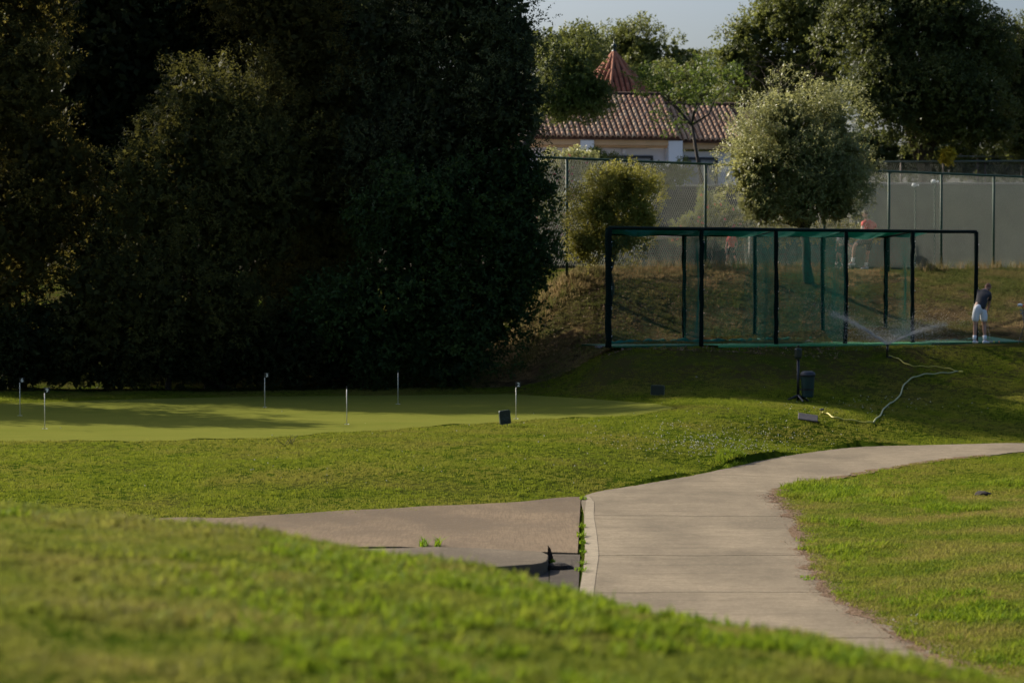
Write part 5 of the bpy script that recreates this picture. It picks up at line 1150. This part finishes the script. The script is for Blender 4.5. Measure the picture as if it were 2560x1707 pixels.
def person(label, base, J, wear, k=1.0, racket=None):
    """J: joint positions relative to the base, metres. wear: materials for shirt, shorts, shoes, hair, cap"""
    t = empty('person', base); tag(t, label, 'person')
    g = lambda n: tuple(J[n]); mid = lambda a, b, f=.5: tuple(Vector(J[a]).lerp(Vector(J[b]), f))
    body = [[(g('pelvis'), .115 * k), (mid('pelvis', 'chest'), .105 * k), (g('chest'), .12 * k), (g('neck'), .055 * k), (mid('neck', 'head', .5), .055 * k)]]
    for s in ('l', 'r'):
        body.append([(g('pelvis'), .115 * k), (g('hip' + s), .09 * k), (mid('hip' + s, 'knee' + s), .075 * k), (g('knee' + s), .055 * k), (mid('knee' + s, 'ank' + s, .35), .055 * k), (g('ank' + s), .035 * k), (g('toe' + s), .032 * k)])
        body.append([(g('chest'), .12 * k), (g('sh' + s), .06 * k), (g('el' + s), .042 * k), (g('wr' + s), .027 * k)])
    skinned('body', body, M['skin'], t)
    # head with nose, ears and a jaw
    h = Vector(J['head']); f = Vector(J.get('face', (0, -1, 0))).normalized(); sd = f.cross(Vector((0, 0, 1))).normalized(); u = sd.cross(f)
    Mx = Matrix((sd, f, u)).transposed()
    mb = MB(); mb.ball((0, 0, 0), (.074 * k, .092 * k, .108 * k), 14, 10); mb.ball((0, .045 * k, -.06 * k), (.05 * k, .05 * k, .05 * k), 10, 7); mb.ball((0, .096 * k, -.01 * k), (.013, .02, .022), 6, 5); mb.ball((.078 * k, 0, 0), (.012, .022, .032), 6, 5); mb.ball((-.078 * k, 0, 0), (.012, .022, .032), 6, 5)
    mb.v = [tuple(h + Mx @ Vector(v)) for v in mb.v]; hd = mb.build('head', M['skin'], t, smooth=True)
    mb = MB()
    for sx in (-.03, .03): mb.ball((sx * k, .086 * k, .012 * k), (.011, .006, .006), 6, 4)
    mb.box((0, .098 * k, -.055 * k), (.04 * k, .006, .007)); mb.v = [tuple(h + Mx @ Vector(v)) for v in mb.v]; mb.build('face_features', M['darkhair'], hd)
    mb = MB()
    for i_ in range(9):
        th = i_ / 8 * math.pi * .56
        for q in range(14):
            a = 2 * math.pi * q / 14; back = .5 - .5 * math.sin(a); th2 = th * (.75 + .42 * back)
            rad = 1.07 + .03 * math.sin(q * 2.7 + i_)
            mb.v.append(tuple(h + Mx @ Vector((.078 * k * rad * math.sin(th2) * math.cos(a), (.096 * k * rad) * math.sin(th2) * math.sin(a) - .006, .112 * k * rad * math.cos(th2)))))
    mb.f = [(i_ * 14 + q, (i_ + 1) * 14 + q, (i_ + 1) * 14 + (q + 1) % 14, i_ * 14 + (q + 1) % 14) for i_ in range(8) for q in range(14)]
    mb.build('cap' if wear.get('cap') else 'hair', wear.get('cap') or wear['hair'], t, smooth=True)
    # clothes
    e = 1.16
    sh = [[(mid('pelvis', 'chest', -.18), (.158 * k, .13 * k)), (mid('pelvis', 'chest', .2), (.172 * k, .142 * k)), (mid('pelvis', 'chest'), (.165 * k, .135 * k)), (g('chest'), (.16 * k, .135 * k)), (mid('chest', 'neck', .8), .07 * k)]]
    for s in ('l', 'r'): sh.append([(g('chest'), (.16 * k, .135 * k)), (g('sh' + s), .082 * k), (mid('sh' + s, 'el' + s, .62), .068 * k)])
    skinned('shirt', sh, wear['shirt'], t)
    so = [[(mid('pelvis', 'chest', .22), (.145 * k, .12 * k)), (g('pelvis'), (.155 * k, .135 * k))]]
    for s in ('l', 'r'): so.append([(g('pelvis'), (.155 * k, .135 * k)), (g('hip' + s), .122 * k), (mid('hip' + s, 'knee' + s, .5), .108 * k), (mid('hip' + s, 'knee' + s, .86), .100 * k)])
    skinned('shorts', so, wear['shorts'], t)
    for s in ('l', 'r'):
        a = Vector(J['ank' + s]); to = Vector(J['toe' + s]); d = (to - a); d.z = 0; d.normalize(); w = Vector((-d.y, d.x, 0)); zb = min(a.z, to.z) - .045 * k
        mb = MB(); prof = [(-.07, .034, .075), (-.03, .04, .085), (.04, .042, .075), (.11, .046, .055), (.17, .042, .045), (.2, .02, .03)]; n = 8
        for (q, ww, hh) in prof:
            for j in range(n): an = 2 * math.pi * j / n; mb.v.append(tuple(Vector((a.x, a.y, zb)) + d * q * k + w * ww * k * math.cos(an) + Vector((0, 0, hh * k / 2 + hh * k / 2 * math.sin(an)))))
        mb.f = [(i_ * n + j, i_ * n + (j + 1) % n, (i_ + 1) * n + (j + 1) % n, (i_ + 1) * n + j) for i_ in range(5) for j in range(n)] + [tuple(range(n))[::-1], tuple(range(5 * n, 6 * n))]
        mb.build('shoe', wear['shoes'], t, smooth=True)
        kn = Vector(J['knee' + s]); mb = MB(); mb.tube([a + Vector((0, 0, -.01)), a.lerp(kn, .28)], [.047 * k, .052 * k], 9); mb.build('sock', wear['socks'], t, smooth=True)
        # hand: palm, four fingers and a thumb, slightly curled
        wr = Vector(J['wr' + s]); el = Vector(J['el' + s]); dn = (wr - el).normalized(); sx = dn.orthogonal().normalized(); fw = dn.cross(sx)
        ch = [[(tuple(wr), .024 * k), (tuple(wr + dn * .05 * k), .030 * k)]]
        for q in range(4):
            b0 = wr + dn * .05 * k; b1 = wr + dn * .09 * k + sx * (q - 1.5) * .021 * k; ln = (.055, .065, .062, .05)[q] * k
            ch.append([(tuple(b0), .030 * k), (tuple(b1), .0105 * k), (tuple(b1 + dn * ln * .5 + fw * .012), .0095 * k), (tuple(b1 + dn * ln * .75 + fw * .035), .008 * k)])
        th = wr + dn * .02 * k
        ch.append([(tuple(wr), .024 * k), (tuple(th + sx * .035 * k + dn * .02 * k), .012 * k), (tuple(th + sx * .045 * k + dn * .055 * k + fw * .015), .009 * k)])
        skinned('hand', ch, M['skin'], t, sub=1)
    return t
# golfer, seen from behind at the right end of the cage
gb = world_at(2450, 857, 63.9); gb.z = -1.54
GJ = dict(pelvis=(-.02, 0, .93), chest=(.12, .16, 1.27), neck=(.19, .25, 1.40), head=(.27, .33, 1.47), face=(.45, .75, -.75),
          hipl=(-.11, -.03, .90), hipr=(.09, .03, .90), kneel=(-.125, .03, .49), kneer=(.125, .08, .49), ankl=(-.15, -.02, .09), ankr=(.13, .02, .09), toel=(-.06, .12, .04), toer=(.24, .14, .04),
          shl=(.02, .22, 1.35), shr=(.26, .10, 1.28), ell=(.16, .42, 1.06), elr=(.285, .27, 1.02), wrl=(.235, .43, .83), wrr=(.245, .36, .80))
gol = person('golfer in charcoal shirt and white shorts bent over a ball, seen from behind', gb, GJ, dict(shirt=M['polo'], shorts=M['whitecloth'], shoes=M['whitecloth'], socks=M['whitecloth'], hair=M['hair']))
cl = empty('golf_club', gb + Vector((.24, .42, .75))); tag(cl, 'golf club held down to the mat by the golfer', 'golf club')
hp = Vector((.37, .5, .03)) - Vector((.24, .42, .75)); mb = MB(); mb.tube([(-.02, -.01, .12), hp], .0065, 6); mb.build('shaft', simple('steel', (.5, .48, .42), None, 6, .3, metal=.6), cl)
mb = MB(); mb.tube([(-.025, -.015, .16), (.01, .01, -.08)], .014, 8); mb.build('grip', M['black'], cl); o = MB().box(hp + Vector((.03, 0, -.005)), (.09, .03, .045)).build('club_head', simple('steel2', (.4, .4, .42), None, 6, .3, metal=.6), cl, bevel=.008)
for (x, lab, c_) in ((2485, 'yellow golf ball on the mat by the club', (.6, .65, .05)), (2498, 'orange golf ball on the mat right of the yellow one', (.75, .25, .08))):
    p = world_at(x, 857, 64.2); mb = MB(); mb.ball((0, 0, 0), .022, 10, 8); o = mb.build('golf_ball', simple('ball', c_, None, 5, .4), None, smooth=True, loc=(p.x, p.y, -1.515)); tag(o, lab, 'golf ball', 'golf balls on the mat')
# player in red on the court
pb = world_at(2166, 662, 79.3); pb.z = .52; s = F / 79.3
def P2(x, y, dy=0): return ((x - 2166) / s, dy, (664 - y) / s)
person('tennis player in red shirt and dark shorts lunging behind the fence', pb, dict(pelvis=P2(2168, 590, 0), chest=P2(2172, 556, -.12), neck=P2(2163, 541, -.2), head=P2(2160, 526, -.25), face=(-.8, .5, -.2), hipl=P2(2162, 594, -.05), hipr=P2(2175, 594, .08), kneel=P2(2133, 605, -.25), kneer=P2(2171, 624, .15), ankl=P2(2130, 648, -.2), ankr=P2(2169, 656, .35), toel=P2(2120, 652, -.25), toer=P2(2160, 661, .3),
       shl=P2(2156, 548, -.28), shr=P2(2184, 552, .05), ell=P2(2151, 567, -.38), elr=P2(2196, 567, .08), wrl=P2(2144, 582, -.45), wrr=P2(2186, 577, -.15)), dict(shirt=M['redcloth'], shorts=M['darkcloth'], shoes=M['whitecloth'], socks=M['whitecloth'], hair=M['darkhair']), k=1.05)
pb = world_at(2100, 660, 80.0); pb.z = .52; s = F / 80
def P3_(x, y, dy=0): return ((x - 2100) / s, dy, (662 - y) / s)
person('crouching child in white cap behind the cage top bar', pb, dict(pelvis=P3_(2108, 604, 0), chest=P3_(2102, 586, -.1), neck=P3_(2097, 580, -.15), head=P3_(2094, 573, -.2), face=(-.6, -.6, -.4), hipl=P3_(2102, 607, -.08), hipr=P3_(2113, 607, .08), kneel=P3_(2092, 625, -.15), kneer=P3_(2100, 628, .08), ankl=P3_(2090, 652, -.1), ankr=P3_(2108, 654, .15), toel=P3_(2084, 657, -.15), toer=P3_(2100, 659, .1),
       shl=P3_(2094, 585, -.15), shr=P3_(2109, 585, .05), ell=P3_(2090, 598, -.25), elr=P3_(2116, 597, .0), wrl=P3_(2088, 610, -.3), wrr=P3_(2122, 602, -.1)), dict(shirt=M['whitecloth'], shorts=M['darkcloth'], shoes=M['whitecloth'], socks=M['whitecloth'], hair=M['darkhair'], cap=M['whitecloth']), k=.72)
pb = world_at(1828, 664, 77); pb.z = .52; s = F / 77
def P4(x, y, dy=0): return ((x - 1828) / s, dy, (666 - y) / s)
person('child in red top standing behind the second bay of the cage', pb, dict(pelvis=P4(1829, 612, 0), chest=P4(1829, 594, -.03), neck=P4(1828, 585, -.05), head=P4(1826, 576, -.08), face=(-.5, -.8, -.2), hipl=P4(1823, 614, 0), hipr=P4(1835, 614, .03), kneel=P4(1819, 637, -.05), kneer=P4(1838, 640, 0), ankl=P4(1816, 657, 0), ankr=P4(1842, 659, .1), toel=P4(1811, 662, -.08), toer=P4(1838, 663, 0),
       shl=P4(1820, 591, -.02), shr=P4(1838, 591, 0), ell=P4(1815, 607, -.05), elr=P4(1843, 607, 0), wrl=P4(1814, 621, -.12), wrr=P4(1836, 620, -.12)), dict(shirt=M['redcloth'], shorts=M['darkcloth'], shoes=M['whitecloth'], socks=M['whitecloth'], hair=M['darkhair']), k=.66)

# ------------------------------------------------------------------ golf bag at the right edge
b = ground_pt(2560, 64.6); b.z = max(b.z, -1.56); gbg = empty('golf_bag', b + Vector((.1, 0, 0))); tag(gbg, 'black golf bag with clubs standing at the right edge of the frame', 'golf bag')
mb = MB(); mb.tube([(.12, 0, .02), (.03, 0, .45), (-.03, 0, .80)], [.12, .13, .125], 12); mb.build('bag_body', M['black'], gbg, smooth=True)
mb = MB(); mb.box((.16, -.1, .4), (.14, .1, .38)); mb.build('pocket', M['bingrey'], gbg, bevel=.03)
for dx in (-.18, .02): mb = MB(); mb.tube([(-.02, -.05, .72), (dx - .12, -.25, .0)], .01, 6); mb.build('stand_leg', M['black'], gbg)
for (x, z, kind) in ((-.21, 1.02, 'd'), (-.08, 1.0, 'r'), (-.18, .88, 'i'), (-.12, .84, 'i'), (-.02, .95, 'i'), (.03, .9, 'i'), (-.16, .80, 'i')):
    mb = MB(); mb.tube([(-.02 + x * .2, 0, .75), (x * .8, 0, z)], .007, 5); sh_ = mb.build('club_shaft', M['bingrey'], gbg)
    mb = MB()
    if kind == 'd': mb.ball((x, 0, z), (.07, .06, .045), 12, 8); mm = M['whitecloth']
    elif kind == 'r': mb.ball((x, 0, z - .01), (.06, .05, .03), 10, 7); mm = M['redcloth']
    else: mb.box((x, 0, z), (.07, .02, .045)); mm = M['rail']
    mb.build('club_head', mm, sh_, smooth=kind != 'i', bevel=.006 if kind == 'i' else 0)
